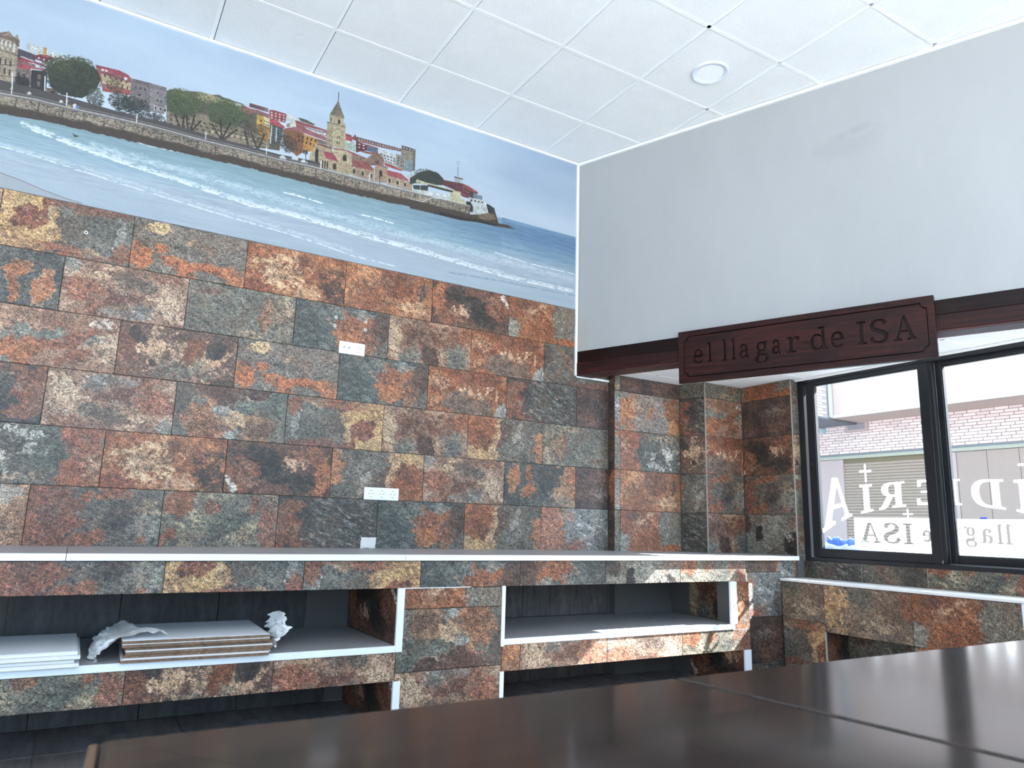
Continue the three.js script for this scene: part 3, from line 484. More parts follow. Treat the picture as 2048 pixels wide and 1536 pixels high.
{
  const t = thing('tape_strip', 'short strip of blue tape on the top edge of the right film panel', 'tape', [XR + 0.001, 1.13, 1.953]);
  block('film', std(0x2a49b8, 0.6), t, [0, 0, 0], [0.0006, 0.009, 0.04], 0);
}
{ // plastic sheeting outside on the sill
  const t = thing('plastic_sheet', 'crumpled blue and clear plastic sheeting lying outside along the foot of the left pane', 'plastic sheet', [1.955, 0.823, 1.3]);
  const make = (name, mat, z0, z1, h0, h1, x, seed) => {
    const n = 60, m = 10, P = [], I = [];
    for (let i = 0; i <= n; i++) for (let j = 0; j <= m; j++) {
      const u = i / n, v = j / m, z = z0 + (z1 - z0) * u, a = Math.PI * v, h = h0 + (h1 - h0) * u;
      const k = 0.75 + 0.5 * fbm(u * 9 + seed, v * 4, 3);
      P.push(x - Math.cos(a) * 0.028 * k + (fbm(u * 14, v * 3 + seed, 2) - 0.5) * 0.02, Math.sin(a) * h * k, z + (fbm(u * 5 + seed, v * 6, 2) - 0.5) * 0.02);
      if (i < n && j < m) { const q = i * (m + 1) + j; I.push(q, q + 1, q + m + 2, q, q + m + 2, q + m + 1); }
    }
    const g = new THREE.BufferGeometry(); g.setAttribute('position', new THREE.Float32BufferAttribute(P, 3)); g.setIndex(I); g.computeVertexNormals();
    part(name, g, mat, t);
  };
  make('blue_fold', phys(0x5078d0, 0.5, { transmission: 0.35, thickness: 0, side: THREE.DoubleSide }), -0.42, -0.1, 0.16, 0.135, -0.005, 3);
  make('clear_fold', phys(0xdfeef4, 0.5, { transmission: 0.5, thickness: 0, side: THREE.DoubleSide }), -0.42, 0.4, 0.115, 0.09, -0.028, 9);
  make('teal_fold', phys(0x4f9fc8, 0.5, { transmission: 0.4, thickness: 0, side: THREE.DoubleSide }), -0.1, 0.42, 0.1, 0.085, 0.0, 21);
}
// ------------------------------------------------------------------ mural
const muralMap = (() => {
  const W = 2048, HH = 567, cv = document.createElement('canvas'); cv.width = W; cv.height = HH;
  const g = cv.getContext('2d'), rnd = seeded(31);
  const pairs = (a) => { const o = []; for (let i = 0; i < a.length; i += 2) o.push([a[i], a[i + 1]]); return o; };
  const path = (p, close = true) => { g.beginPath(); p.forEach(([x, y], i) => (i ? g.lineTo(x, y) : g.moveTo(x, y))); if (close) g.closePath(); };
  const P = (c, ...a) => { g.fillStyle = c; path(pairs(a)); g.fill(); };
  const L = (c, w, ...a) => { g.strokeStyle = c; g.lineWidth = w; g.lineCap = 'round'; g.lineJoin = 'round'; path(pairs(a), false); g.stroke(); };
  const G = (c, cols, rows, fw, fh, ...a) => {          // a grid of window openings between four corners
    const [A, B, C, D] = pairs(a); g.fillStyle = c;
    const at = (u, v) => [(A[0] * (1 - u) + B[0] * u) * (1 - v) + (D[0] * (1 - u) + C[0] * u) * v, (A[1] * (1 - u) + B[1] * u) * (1 - v) + (D[1] * (1 - u) + C[1] * u) * v];
    for (let i = 0; i < cols; i++) for (let j = 0; j < rows; j++) { const u0 = (i + 0.5 - fw / 2) / cols, u1 = (i + 0.5 + fw / 2) / cols, v0 = (j + 0.5 - fh / 2) / rows, v1 = (j + 0.5 + fh / 2) / rows; path([at(u0, v0), at(u1, v0), at(u1, v1), at(u0, v1)]); g.fill(); }
  };
  const T = (dark, light, x, y, rx, ry, n) => {
    const d = hex(dark), l = hex(light);
    for (let i = 0; i < n * 1.6; i++) {
      const a = rnd() * 6.283, q = Math.pow(rnd(), 0.55), px = x + Math.cos(a) * rx * q * (0.9 + rnd() * 0.2), py = y + Math.sin(a) * ry * q * (0.9 + rnd() * 0.2);
      const k = clamp(0.5 - (py - y) / ry * 0.35 + (rnd() - 0.5) * 0.7), s = 1 + rnd() * 2.6;
      g.fillStyle = `rgba(${d.map((v, c) => Math.round(v + (l[c] - v) * k)).join()},${0.45 + rnd() * 0.4})`;
      g.fillRect(px - s / 2, py - s / 2, s, s * (0.6 + rnd() * 0.8));
    }
  };
  const foam = (c, w, alpha, ...a) => {
    const p = pairs(a), col = hex(c);
    for (let i = 0; i < p.length - 1; i++) {
      const [ax, ay] = p[i], [bx, by] = p[i + 1], n = Math.ceil(Math.abs(bx - ax) * (1.2 + w * 0.35));
      for (let k = 0; k < n; k++) {
        const t = rnd(), x = ax + (bx - ax) * t, y = ay + (by - ay) * t + (rnd() + rnd() - 1) * w * 0.62 * (0.4 + fbm(x / 24, i * 7, 2) * 1.3);
        if (fbm(x / 10, y / 4, 2) < 0.36) continue;
        g.fillStyle = `rgba(${col.join()},${alpha * (0.25 + rnd() * 0.5)})`; g.fillRect(x - 1.5, y - 0.6, 2 + rnd() * 5, 0.7 + rnd() * 1.2);
      }
    }
  };
  const wash = (fn) => { const im = g.getImageData(0, 0, W, HH), d = im.data; for (let y = 0; y < HH; y++) for (let x = 0; x < W; x++) { const i = (y * W + x) * 4, r = fn(x, y, d[i], d[i + 1], d[i + 2]); if (r) { d[i] = r[0]; d[i + 1] = r[1]; d[i + 2] = r[2]; d[i + 3] = 255; } } g.putImageData(im, 0, 0); };
  // sky
  wash((x, y) => {
    const v = y / 300, n = fbm(x / 330 + y / 260, y / 95 - x / 700, 4) - 0.5, dk = smooth(1500, 1950, x) * (1 - smooth(100, 260, y)) * 16, k = n * 24 - dk;
    return [172 + v * 16 + k, 193 + v * 12 + k, 219 + v * 6 + k * 0.8];
  });
  let yTop = null;
  const level = (line, x) => { const p = pairs(line); let i = 0; while (i < p.length - 2 && x > p[i + 1][0]) i++; const [a, b] = [p[i], p[i + 1]]; return a[1] + (b[1] - a[1]) * (x - a[0]) / (b[0] - a[0]); };
  const farSea = (...a) => { P('#7f9dbb', ...a); yTop = a; };
  const sea = (base) => wash((x, y) => {
    const yb = x < 1725 ? level(base, x) - 6 : 293;
    if (y < yb) return null;
    const t = clamp((y - yb) / (HH - yb)), st = fbm(x / 40 + y / 9, y / 2.6, 3) - 0.5, s2 = fbm(x / 160, y / 12, 3) - 0.5, deep = smooth(1150, 1900, x) * (1 - smooth(0.1, 0.62, t));
    let c = [0, 1, 2].map((k) => { const teal = [126, 156, 168][k], mid = [150, 177, 196][k], sand = [166, 182, 199][k]; return t < 0.35 ? teal + (mid - teal) * t / 0.35 : mid + (sand - mid) * smooth(0.35, 0.6, t); });
    const blue = [98, 132, 170]; c = c.map((v, k) => v + (blue[k] - v) * deep * 0.9);
    const amp = 26 * (1 - smooth(0.55, 0.85, t)) + 7, hz = (1 - t) * smooth(1725, 1760, x) * 14 * (1 - smooth(293, 310, y));
    return c.map((v, k) => v + st * amp + s2 * 14 + hz);
  });
  let before = null;
  const keep = () => { before = g.getImageData(0, 0, W, HH).data.slice(); };
  const weather = () => wash((x, y, r, gg, b) => {        // the small clutter of a town seen from afar, on what has been drawn since keep()
    const i = (y * W + x) * 4; if (before[i] === r && before[i + 1] === gg && before[i + 2] === b) return null;
    const k = 0.72 + 0.42 * vn(x / 1.7, y / 1.5) + 0.3 * (fbm(x / 9, y / 7, 3) - 0.5), l = 0.3 * r + 0.59 * gg + 0.11 * b;
    return [(l + (r - l) * 0.8) * k, (l + (gg - l) * 0.8) * k, (l + (b - l) * 0.8) * k];
  });
  const seaWall = (top, base) => {
    const lim = base[base.length - 4];
    wash((x, y) => {
      if (x > 1600) return null;
      const a = level(top, x), b = level(base, x) + (fbm(x / 12, 3, 2) - 0.5) * 5; if (y < a || y > b) return null;
      const t = (y - a) / (b - a); if (t < 0.06) return [172, 172, 172]; if (t < 0.14) return [112, 110, 112];
      const n = fbm(x / 3.2, y / 1.8, 2), m = fbm(x / 60, y / 20, 3), pier = Math.abs(((x + 8 * vn(x / 90, 1)) % 46) - 23) < 1.6 ? 0.72 : 1;
      const wall = smooth(0.32, 0.62, n), k = (0.62 + 0.5 * wall + (m - 0.5) * 0.5) * pier, alg = smooth(0.52, 0.68, t + (m - 0.5) * 0.3);
      return [146 * k * (1 - alg) + (58 + 22 * n) * alg, 136 * k * (1 - alg) + (50 + 18 * n) * alg, 124 * k * (1 - alg) + (46 + 16 * n) * alg];
    });
    for (let x = 300; x < 1420; x += 3) { const y = level(top, x); g.fillStyle = 'rgba(120,122,126,.55)'; g.fillRect(x, y - 4.5, 1.1, 5); }
    const rail = []; for (let x = 300; x < 1420; x += 12) rail.push(x, level(top, x) - 5); L('rgba(168,170,174,.8)', 1.2, ...rail);
  };
  const beach = (...a) => { P('#a3adb8', ...a); L('rgba(112,98,92,.65)', 2.2, ...a.slice(0, 10)); };
  farSea(1693,297,1799,292,1909,292,2038,291,2041,554,1705,615);
  const base=[310,379,394,371,478,367,568,365,661,362,758,359,860,353,951,352,1068,351,1194,350,1325,345,1456,333,1583,330,1718,325];
  const wtop=[303,325,372,317,446,315,521,310,608,306,654,304,752,305,855,302,974,300,1063,294,1190,292,1322,290,1418,287];
  sea(base);
  keep();
  P('#5f5a50',661,192,734,169,773,166,877,171,965,187,972,275,675,320);
  P('#8d8070',668,253,765,229,892,241,937,251,944,274,753,307,673,298);
  G('#4a443e',16,3,0.4,0.5,672,254,893,245,939,268,676,292);
  G('#c4b698',9,1,0.5,0.5,779,268,926,254,934,264,781,286);
  P('#a89a86',282,170,300,159,312,171,318,161,323,174,326,222,327,273,328,316,302,321);
  P('#7d6a60',282,170,284,182,313,183,325,192,324,175,312,171,300,160,290,166);
  P('#a58780',285,173,301,162,311,171,295,173);
  L('#5b5048',2,285,190,325,189);
  L('#5b5048',2,288,215,328,216);
  L('#5b5048',2,293,254,325,244);
  L('#5b5048',2,297,282,329,276);
  G('#d9dce0',4,1,0.45,0.75,286,185,319,183,320,204,286,202);
  G('#d0d4da',3,1,0.4,0.6,286,202,321,201,323,212,288,213);
  G('#3d3835',3,2,0.32,0.68,288,232,319,231,321,279,291,279);
  G('#3a3230',2,1,0.6,0.95,299,295,320,293,322,318,302,320);
  P('#b9c4cc',339,173,374,173,382,174,384,192,354,206,341,199);
  P('#c08a3e',375,173,382,174,383,192,376,192);
  P('#c3cdd4',382,179,430,182,430,190,384,196);
  P('#4d4a58',324,197,343,199,360,201,363,223,326,223);
  P('#9c4350',326,223,332,216,383,220,384,227,360,224,346,226,326,228);
  P('#8c5f62',326,228,346,226,364,227,365,238,327,247);
  P('#b04858',327,247,337,235,355,236,356,246,328,249);
  P('#b5626a',355,236,391,229,391,235,355,241);
  P('#7a3a44',358,204,371,195,394,192,404,198,388,214,359,212);
  P('#b5505a',371,196,385,191,400,194,404,198,377,199);
  G('#d5d8de',3,1,0.35,0.7,364,204,396,203,395,211,363,210);
  L('#d8dce0',2.5,332,216,360,219);
  P('#80706a',326,249,357,246,362,285,355,291,329,278);
  G('#3c3432',2,1,0.4,0.6,328,259,350,257,351,268,329,272);
  P('#35303a',358,244,391,236,395,292,362,294);
  G('#6d645c',1,2,0.6,0.7,369,248,381,246,383,285,373,285);
  P('#4a4348',328,273,357,268,363,307,332,305);
  P('#90a0ae',331,296,354,297,355,303,332,303);
  P('#8a4258',334,310,347,309,348,316,335,317);
  P('#8a4a60',357,302,373,303,373,309,360,310);
  P('#2b2c35',346,302,356,300,371,308,391,305,392,312,372,317,348,316);
  P('#6a5a50',395,280,411,277,421,287,423,305,399,311);
  P('#2c2626',403,289,410,283,416,292,418,307,405,307);
  P('#a35f5e',490,179,515,177,545,176,567,181,575,187,580,236,560,235,513,238);
  P('#a7475a',490,179,545,175,567,180,574,188,539,189,494,185);
  P('#94545e',499,191,575,191,576,201,503,200);
  G('#e6e8ec',2,1,0.7,0.8,504,184,521,184,520,189,504,191);
  P('#c0aa88',505,199,576,201,578,221,511,225);
  G('#4a3a36',5,1,0.3,0.7,508,196,572,196,571,207,509,208);
  G('#4a3a36',4,1,0.25,0.6,526,215,575,209,576,225,527,225);
  P('#a35550',513,238,576,223,576,237,514,247);
  P('#dfe3e8',557,192,561,188,567,191,565,197,560,198);
  P('#7d757c',575,187,622,184,628,266,578,261);
  P('#8b868c',622,184,660,184,666,253,661,264,628,266);
  G('#55505a',8,1,0.35,1,579,187,622,185,622,196,579,198);
  G('#5d5862',9,1,0.35,1,622,185,660,184,661,197,623,198);
  G('#39343a',3,1,0.3,0.8,583,206,616,203,615,210,583,213);
  P('#39343a',595,225,603,224,602,230,595,230);
  G('#d8d8d8',3,1,0.7,0.9,635,245,669,243,669,257,636,258);
  G('#3a3436',3,1,0.4,0.65,635,245,669,243,669,257,636,258);
  P('#39343a',639,205,642,204,642,209,639,209);
  P('#39343a',641,226,644,225,644,230,641,231);
  P('#39343a',650,226,653,226,654,231,650,231);
  P('#a89878',734,168,773,165,842,169,856,179,846,202,741,190);
  P('#5d5f5a',775,165,793,158,806,162,855,164,864,166,842,169,800,169);
  P('#b3bcc4',832,167,855,167,854,175,832,172);
  P('#a05450',855,167,877,171,887,188,861,187);
  P('#6d4a4e',876,155,928,154,930,166,876,167);
  P('#7d6a70',917,154,928,154,929,164,918,164);
  P('#94606a',873,172,899,169,934,172,933,185,900,179,878,181);
  P('#9a3f4c',932,158,962,156,964,182,934,177);
  G('#d7c8c4',3,2,0.5,0.5,934,159,962,158,964,182,936,176);
  P('#c9a040',899,183,920,183,922,211,900,210);
  P('#cfc39a',920,183,938,183,943,249,921,241,920,212);
  P('#b5803c',900,210,939,211,939,258,903,242);
  G('#3f4248',3,3,0.6,0.35,919,192,935,192,937,224,920,219);
  P('#3f3428',910,195,915,195,915,202,910,202);
  P('#3f3428',911,210,916,210,916,216,911,216);
  P('#b54450',938,183,965,188,966,199,938,197);
  P('#3f4a50',937,200,976,203,975,235,963,254,943,263);
  G('#5f707a',5,5,0.55,0.6,942,204,975,206,976,245,945,250);
  L('#d0d8dc',3,957,207,959,250);
  L('#d0d8dc',3,943,203,944,260);
  P('#b84a52',936,185,949,183,980,196,976,203,937,200);
  P('#9a3f4c',933,157,947,154,981,154,980,183,936,185);
  G('#d8ccc8',4,3,0.45,0.5,933,160,980,156,980,183,936,185);
  P('#c7ced4',981,154,997,153,1014,159,1022,164,1007,166,982,177);
  P('#c5c8c4',993,177,1005,165,1013,180,1012,191,993,192);
  P('#8a7f70',984,185,994,179,994,192,985,195);
  P('#a04e56',1007,165,1103,167,1104,175,1089,172,1011,178);
  P('#5a5a54',1016,154,1038,153,1068,160,1061,165,1024,163);
  P('#8e4a50',1011,178,1104,175,1105,188,1036,189,1014,191);
  P('#c9d2d8',1034,178,1042,179,1102,178,1102,186,1070,188,1048,185);
  P('#a0606a',976,203,1011,186,1043,183,1105,191,1104,202,1081,201,1032,198,982,206);
  P('#8a5a3c',976,206,1015,198,1037,199,1039,259,1022,278,979,249);
  P('#c48a3e',1036,201,1081,204,1080,218,1070,231,1070,247,1039,259);
  G('#3c2f2a',5,2,0.35,0.6,1015,206,1081,204,1074,235,1018,232);
  G('#54402e',4,1,0.4,0.8,1017,250,1055,247,1054,263,1018,266);
  P('#5a4a48',1079,204,1104,205,1105,215,1080,215);
  G('#c8c8c8',6,1,0.4,0.8,1080,207,1103,206,1103,213,1081,213);
  P('#8e4a50',1161,159,1179,159,1183,166,1192,152,1195,159,1347,154,1353,163,1287,169,1196,173,1162,170);
  P('#6a5a5a',1195,159,1347,155,1344,162,1196,165);
  G('#b0a6a4',16,1,0.5,0.6,1201,162,1341,155,1339,165,1201,171);
  P('#b0454c',1162,164,1177,165,1186,179,1163,181);
  P('#b8cfc2',1163,183,1195,181,1196,211,1164,210);
  G('#8fb0a4',4,3,0.6,0.7,1166,188,1193,187,1194,211,1166,209);
  P('#6a2c3a',1196,173,1231,176,1231,195,1198,211);
  G('#c9c4c6',2,2,0.5,0.45,1200,177,1228,175,1228,195,1200,196);
  P('#8a5a56',1231,174,1268,175,1269,194,1231,195);
  P('#4f6a96',1235,180,1267,181,1267,191,1235,194);
  P('#c8d0d8',1268,178,1287,175,1335,183,1331,215,1290,216,1268,195);
  G('#3f4650',5,3,0.5,0.5,1272,188,1329,190,1328,216,1287,217);
  P('#93908c',1329,176,1354,177,1357,227,1328,216);
  G('#5a5450',2,3,0.4,0.6,1332,181,1354,180,1355,219,1331,212);
  P('#8e8878',1346,141,1386,142,1394,142,1396,216,1357,227,1345,166);
  P('#5a504e',1346,141,1393,141,1393,151,1346,154);
  G('#b9bcc0',4,1,0.5,0.5,1347,144,1391,143,1392,150,1348,152);
  P('#6d6862',1386,142,1394,142,1396,216,1386,216);
  P('#8fa6b4',1359,187,1387,186,1386,224,1360,226);
  G('#6f8694',4,6,0.7,0.7,1360,188,1385,188,1385,223,1361,225);
  P('#b9bfc2',1369,241,1391,226,1419,229,1450,235,1451,254,1418,255,1375,250);
  P('#b9aa8c',1108,116,1110,111,1152,107,1152,126,1158,127,1165,213,1105,215,1103,143,1108,136);
  P('#a69878',1103,143,1122,141,1125,217,1105,215);
  P('#7d7668',1131,58,1153,107,1109,111);
  P('#6c665a',1131,58,1124,109,1109,111);
  L('#3c3a3c',2,1130,30,1131,59);
  L('#6f6450',2.5,1109,114,1153,110);
  L('#6f6450',3,1103,140,1159,138);
  L('#8f8468',2,1133,157,1140,150,1149,152,1154,167);
  P('#2f2a2a',1135,135,1135,124,1138,119,1142,121,1143,133);
  P('#4a443c',1112,121,1115,120,1115,136,1112,136);
  G('#4a423a',2,2,0.45,0.45,1134,171,1147,169,1147,205,1135,206);
  G('#6b604f',1,2,0.5,0.5,1111,173,1116,172,1117,205,1112,205);
  P('#b2a080',1070,223,1080,216,1123,223,1126,233,1186,214,1190,287,1179,292,1059,295,1059,259,1071,242);
  P('#8a4a4c',1073,221,1085,216,1125,218,1123,224,1093,223);
  P('#9a5656',1125,218,1168,212,1186,214,1231,220,1234,222,1184,220,1130,223);
  P('#b0455a',1096,239,1124,235,1148,254,1144,258,1110,258);
  P('#c2b18e',1128,224,1165,215,1185,220,1188,260,1148,261,1132,239);
  P('#2c2828',1078,292,1074,249,1077,233,1084,240,1085,293);
  G('#2f2b2b',3,1,0.5,1,1095,268,1117,268,1117,293,1096,293);
  P('#57473f',1131,288,1130,274,1132,268,1138,266,1141,271,1142,286);
  P('#3a2f2e',1133,286,1132,275,1135,268,1139,273,1140,285);
  P('#57473f',1159,251,1158,237,1161,230,1167,228,1170,233,1172,249);
  P('#3a2f2e',1161,249,1160,238,1164,231,1169,235,1170,247);
  P('#57473f',1192,284,1191,271,1193,265,1199,263,1202,268,1203,282);
  P('#3a2f2e',1193,282,1193,272,1196,266,1201,269,1201,280);
  P('#57473f',1220,283,1219,271,1221,265,1226,263,1229,268,1230,281);
  P('#3a2f2e',1221,280,1220,271,1224,265,1228,269,1228,279);
  P('#57473f',1248,282,1248,271,1250,265,1254,264,1257,268,1258,280);
  P('#3a2f2e',1250,280,1249,271,1252,266,1256,269,1256,279);
  P('#57473f',1278,268,1277,253,1279,246,1284,245,1288,250,1289,266);
  P('#3a2f2e',1279,265,1279,254,1282,247,1286,252,1287,264);
  P('#57473f',1308,282,1307,270,1309,265,1315,263,1318,267,1319,280);
  P('#3a2f2e',1309,280,1309,271,1312,265,1316,269,1317,278);
  P('#57473f',1335,281,1334,270,1336,264,1342,262,1345,267,1345,279);
  P('#3a2f2e',1336,279,1336,270,1339,264,1343,268,1344,278);
  P('#57473f',1361,280,1360,270,1362,264,1367,263,1370,267,1371,278);
  P('#3a2f2e',1362,278,1361,270,1365,265,1368,268,1369,277);
  P('#8f7264',1186,220,1234,220,1249,203,1251,241,1188,246);
  P('#9a5458',1188,238,1235,233,1260,250,1258,256,1189,260);
  P('#a88a74',1188,260,1260,255,1261,291,1190,289);
  P('#9a5a52',1206,204,1230,198,1272,192,1267,199,1235,205);
  P('#8d6c5e',1249,203,1272,193,1288,203,1291,227,1251,236);
  G('#3a2f2e',3,1,0.6,0.9,1262,219,1274,218,1274,228,1263,228);
  P('#ad8f78',1261,241,1275,230,1302,235,1305,284,1264,290);
  L('#7a5048',4,1251,237,1272,230,1302,233);
  P('#57473f',1278,268,1277,252,1281,245,1287,250,1288,268);
  P('#2f2928',1280,266,1279,253,1282,248,1286,252,1287,266);
  P('#b0544c',1290,217,1317,218,1354,225,1349,230,1296,228);
  P('#b2505a',1302,240,1349,238,1377,254,1373,257,1303,257);
  P('#b0957e',1303,257,1373,256,1390,262,1390,288,1305,288);
  P('#d0c0a6',1191,284,1190,272,1193,263,1199,261,1203,268,1204,281);
  P('#4b3a36',1193,283,1192,272,1196,265,1201,269,1202,281);
  P('#d0c0a6',1219,283,1218,271,1220,263,1227,261,1230,267,1231,280);
  P('#4b3a36',1221,281,1220,271,1224,264,1228,269,1229,280);
  P('#d0c0a6',1247,282,1247,271,1249,264,1255,262,1258,268,1259,280);
  P('#4b3a36',1249,281,1249,271,1252,265,1256,269,1257,280);
  P('#d0c0a6',1307,282,1306,271,1309,263,1315,261,1319,267,1320,279);
  P('#4b3a36',1309,281,1308,271,1312,264,1317,268,1317,279);
  P('#d0c0a6',1333,282,1333,270,1336,263,1342,261,1346,266,1347,279);
  P('#4b3a36',1336,280,1335,270,1339,264,1344,268,1344,278);
  P('#d0c0a6',1360,281,1359,270,1362,263,1367,261,1371,267,1371,278);
  P('#4b3a36',1362,279,1361,270,1365,264,1369,268,1369,278);
  T('#2c3430','#4c5448',1448,223,52,25,500);
  P('#3a423c',1380,246,1409,217,1447,198,1478,200,1499,216,1498,237,1449,243,1401,257,1382,266);
  P('#6a3a40',1497,218,1533,215,1569,211,1626,226,1626,240,1564,257,1534,241,1498,237);
  P('#a85048',1565,211,1591,214,1629,227,1626,231,1592,228);
  P('#8a4650',1569,217,1596,224,1597,258,1571,258);
  G('#3a2c30',3,2,0.5,0.5,1572,225,1594,224,1595,252,1573,247);
  P('#39444c',1596,231,1611,234,1612,255,1597,252);
  P('#8fa2b2',1611,234,1645,235,1645,251,1612,253);
  G('#6a7e8e',4,1,0.8,0.8,1613,236,1644,237,1645,250,1613,251);
  P('#cfd6da',1593,254,1664,251,1663,266,1598,269);
  G('#3c4248',4,1,0.5,0.6,1597,257,1653,254,1652,263,1598,269);
  P('#6a5048',1537,194,1570,193,1570,197,1537,198);
  P('#a4b8c0',1539,198,1567,198,1566,212,1539,214);
  L('#4a4a52',1.5,1549,155,1550,190);
  G('#4a525a',2,2,0.4,0.3,1542,136,1555,134,1555,150,1543,152);
  P('#c4bf9a',1404,242,1442,245,1563,243,1564,250,1527,253,1446,251,1401,253);
  P('#34383a',1442,249,1534,247,1535,254,1446,256);
  P('#c9c4a0',1524,254,1564,248,1564,267,1583,269,1586,310,1545,311,1526,291);
  P('#d2dae2',1440,273,1524,266,1524,302,1516,311,1480,307,1441,287);
  G('#8a94a0',6,2,0.6,0.3,1465,275,1521,274,1521,296,1466,294);
  P('#a8b2bc',1480,303,1526,305,1523,313,1481,314);
  P('#3c4240',1392,266,1446,253,1444,272,1396,279);
  P('#d0d4d0',1389,284,1440,273,1438,291,1393,293);
  P('#2c3432',1585,271,1601,268,1613,289,1610,304,1586,303);
  P('#c0c8cc',1609,273,1661,270,1668,293,1614,310);
  P('#2e3634',1661,259,1672,260,1694,268,1696,286,1670,289);
  P('#8d8272',1385,325,1462,295,1498,316,1560,324,1629,310,1633,319,1560,334,1454,338,1386,345);
  P('#4a4038',1386,334,1429,320,1488,325,1534,317,1581,319,1633,306,1670,291,1695,275,1705,301,1711,318,1748,315,1782,323,1740,327,1702,331,1634,334,1561,343,1489,344,1420,346,1386,348);
  P('#7d6a54',1633,306,1670,291,1693,290,1701,306,1663,319,1633,319);
  P('#2c2826',1489,332,1560,328,1633,326,1709,323,1702,331,1634,333,1553,343,1489,344);
  P('#9a8a70',1534,315,1548,313,1560,328,1542,329);
  P('#333b34',391,236,402,208,420,194,444,183,475,183,496,192,507,216,499,253,472,282,427,288,402,274);
  T('#2a3230','#4a583c',442,230,64,54,1500);
  T('#2c3430','#5a6648',418,218,32,28,500);
  T('#2a3230','#566444',460,190,30,21,300);
  T('#2a2e30','#6a7a70',501,272,20,26,300);
  T('#26282c','#3c4440',555,261,26,25,300);
  T('#4a4038','#6d6044',539,220,20,22,160);
  T('#26282c','#34403c',587,261,26,25,260);
  T('#262c2e','#34403a',570,268,23,31,260);
  T('#242a2e','#333e3a',610,268,20,29,260);
  T('#24262a','#3a3e3c',648,285,21,20,200);
  T('#24262a','#30343a',344,286,16,20,200);
  P('#4a5440',667,211,680,185,709,177,732,188,742,208,737,234,707,254,677,250);
  P('#4a5440',770,218,778,191,811,170,843,178,863,199,848,226,808,249,777,245);
  T('#3a4634','#62754a',703,217,41,43,1100);
  T('#3a4634','#62754a',686,204,25,25,260);
  T('#3a4634','#62754a',751,196,30,30,300);
  T('#3a4634','#62754a',815,208,47,44,1200);
  T('#3a4634','#62754a',858,198,23,26,220);
  T('#4a4238','#6a6048',908,245,24,31,260);
  T('#3c3634','#544a44',993,245,27,28,420);
  T('#3a3634','#50483e',880,242,12,29,120);
  L('#332c2a',4,710,295,688,255);
  L('#332c2a',4,711,297,712,247);
  L('#332c2a',4,727,294,717,248);
  L('#332c2a',4,731,295,738,239);
  L('#332c2a',4,733,292,755,252);
  L('#332c2a',4,812,291,784,252);
  L('#332c2a',4,813,290,804,231);
  L('#332c2a',4,814,290,832,231);
  L('#332c2a',4,818,289,850,247);
  L('#332c2a',4,884,285,871,245);
  L('#332c2a',4,910,289,889,247);
  L('#332c2a',4,912,291,925,240);
  weather();
  P('#4b484a',299,293,424,289,548,291,667,285,795,288,973,287,1091,276,1092,300,975,306,797,311,669,309,551,316,428,320,304,331);
  P('#c9ced4',357,308,362,302,367,308,359,312);
  P('#c9ced4',425,306,430,301,435,307,427,311);
  P('#c9ced4',455,306,460,301,466,307,457,311);
  P('#b0a040',444,311,452,311,452,316,444,317);
  P('#d8dde2',455,305,462,305,462,315,456,315);
  P('#3f78b8',462,306,469,305,469,314,462,314);
  P('#c4ccd4',973,293,982,286,992,292,992,298,974,299);
  P('#c4ccd4',1008,285,1017,278,1027,284,1027,290,1008,291);
  P('#c4ccd4',1034,288,1043,281,1054,287,1054,292,1035,293);
  seaWall(wtop,base);
  L('#dfe6ea',2.4,326,305,321,265);
  L('#dfe6ea',2.4,392,289,388,251);
  L('#dfe6ea',2.4,442,312,439,279);
  L('#dfe4e8',2.2,601,308,600,286);
  L('#dfe4e8',1.6,597,293,603,292);
  L('#dfe4e8',2.2,772,302,771,280);
  L('#dfe4e8',1.6,768,287,775,285);
  L('#dfe4e8',2.2,936,297,935,274);
  L('#dfe4e8',1.6,931,281,939,280);
  L('#dfe4e8',2.2,1048,291,1047,266);
  L('#dfe4e8',1.6,1043,274,1052,272);
  L('#dfe4e8',2.2,1095,296,1094,270);
  L('#dfe4e8',1.6,1090,278,1099,277);
  L('#dfe4e8',2.2,1247,295,1247,269);
  L('#dfe4e8',1.6,1242,277,1251,275);
  L('#dfe4e8',2.2,327,321,325,304);
  L('#dfe4e8',1.6,323,309,328,308);
  L('#dfe4e8',2.2,442,314,441,296);
  L('#dfe4e8',1.6,439,301,444,300);
  L('#3c3638',2,1281,293,1279,255);
  L('#3a3638',2,1049,291,1047,262);
  T('#3a3438','#4a4448',1046,257,7,8,30);
  L('#cfd6da',2,1385,315,1429,314,1457,293,1486,288);
  L('#cfd6da',1.5,1417,256,1418,313);
  foam('#dfeaf4',14,0.75,353,390,416,400,468,411,603,426,747,441,902,458,1049,459,1206,469,1372,476,1553,486,1749,497,2027,498);
  foam('#e8f1f8',5,0.9,379,401,468,416,604,433,748,446,903,464,1049,465,1206,475,1372,482,1554,493,1750,504,2027,504);
  foam('#d3e0ec',26,0.35,504,402,635,408,820,413,985,425,1195,434,1358,441,1626,442,2027,457);
  foam('#dde8f2',4,0.8,322,463,393,467,476,476,645,493,813,508,975,519,1111,531,1211,546,1348,550);
  foam('#cfdce8',12,0.35,321,456,474,467,644,482,812,497,974,507,1210,532);
  foam('#eef5fa',5,0.95,993,400,1026,399,1071,401,1111,404);
  foam('#eef5fa',5,0.95,1225,409,1265,409,1334,411);
  foam('#e8f1f8',3,0.85,1702,425,1761,430,1830,435,1933,435,2035,434);
  foam('#dbe6ee',2,0.8,608,363,639,364,694,361);
  foam('#86a9b4',12,0.5,1340,415,1443,420,1532,423,1644,425);
  foam('#5f86a6',6,0.4,1531,403,1701,398,1925,393,2035,394);
  foam('#4f76a0',5,0.5,1757,321,1924,328,2034,341);
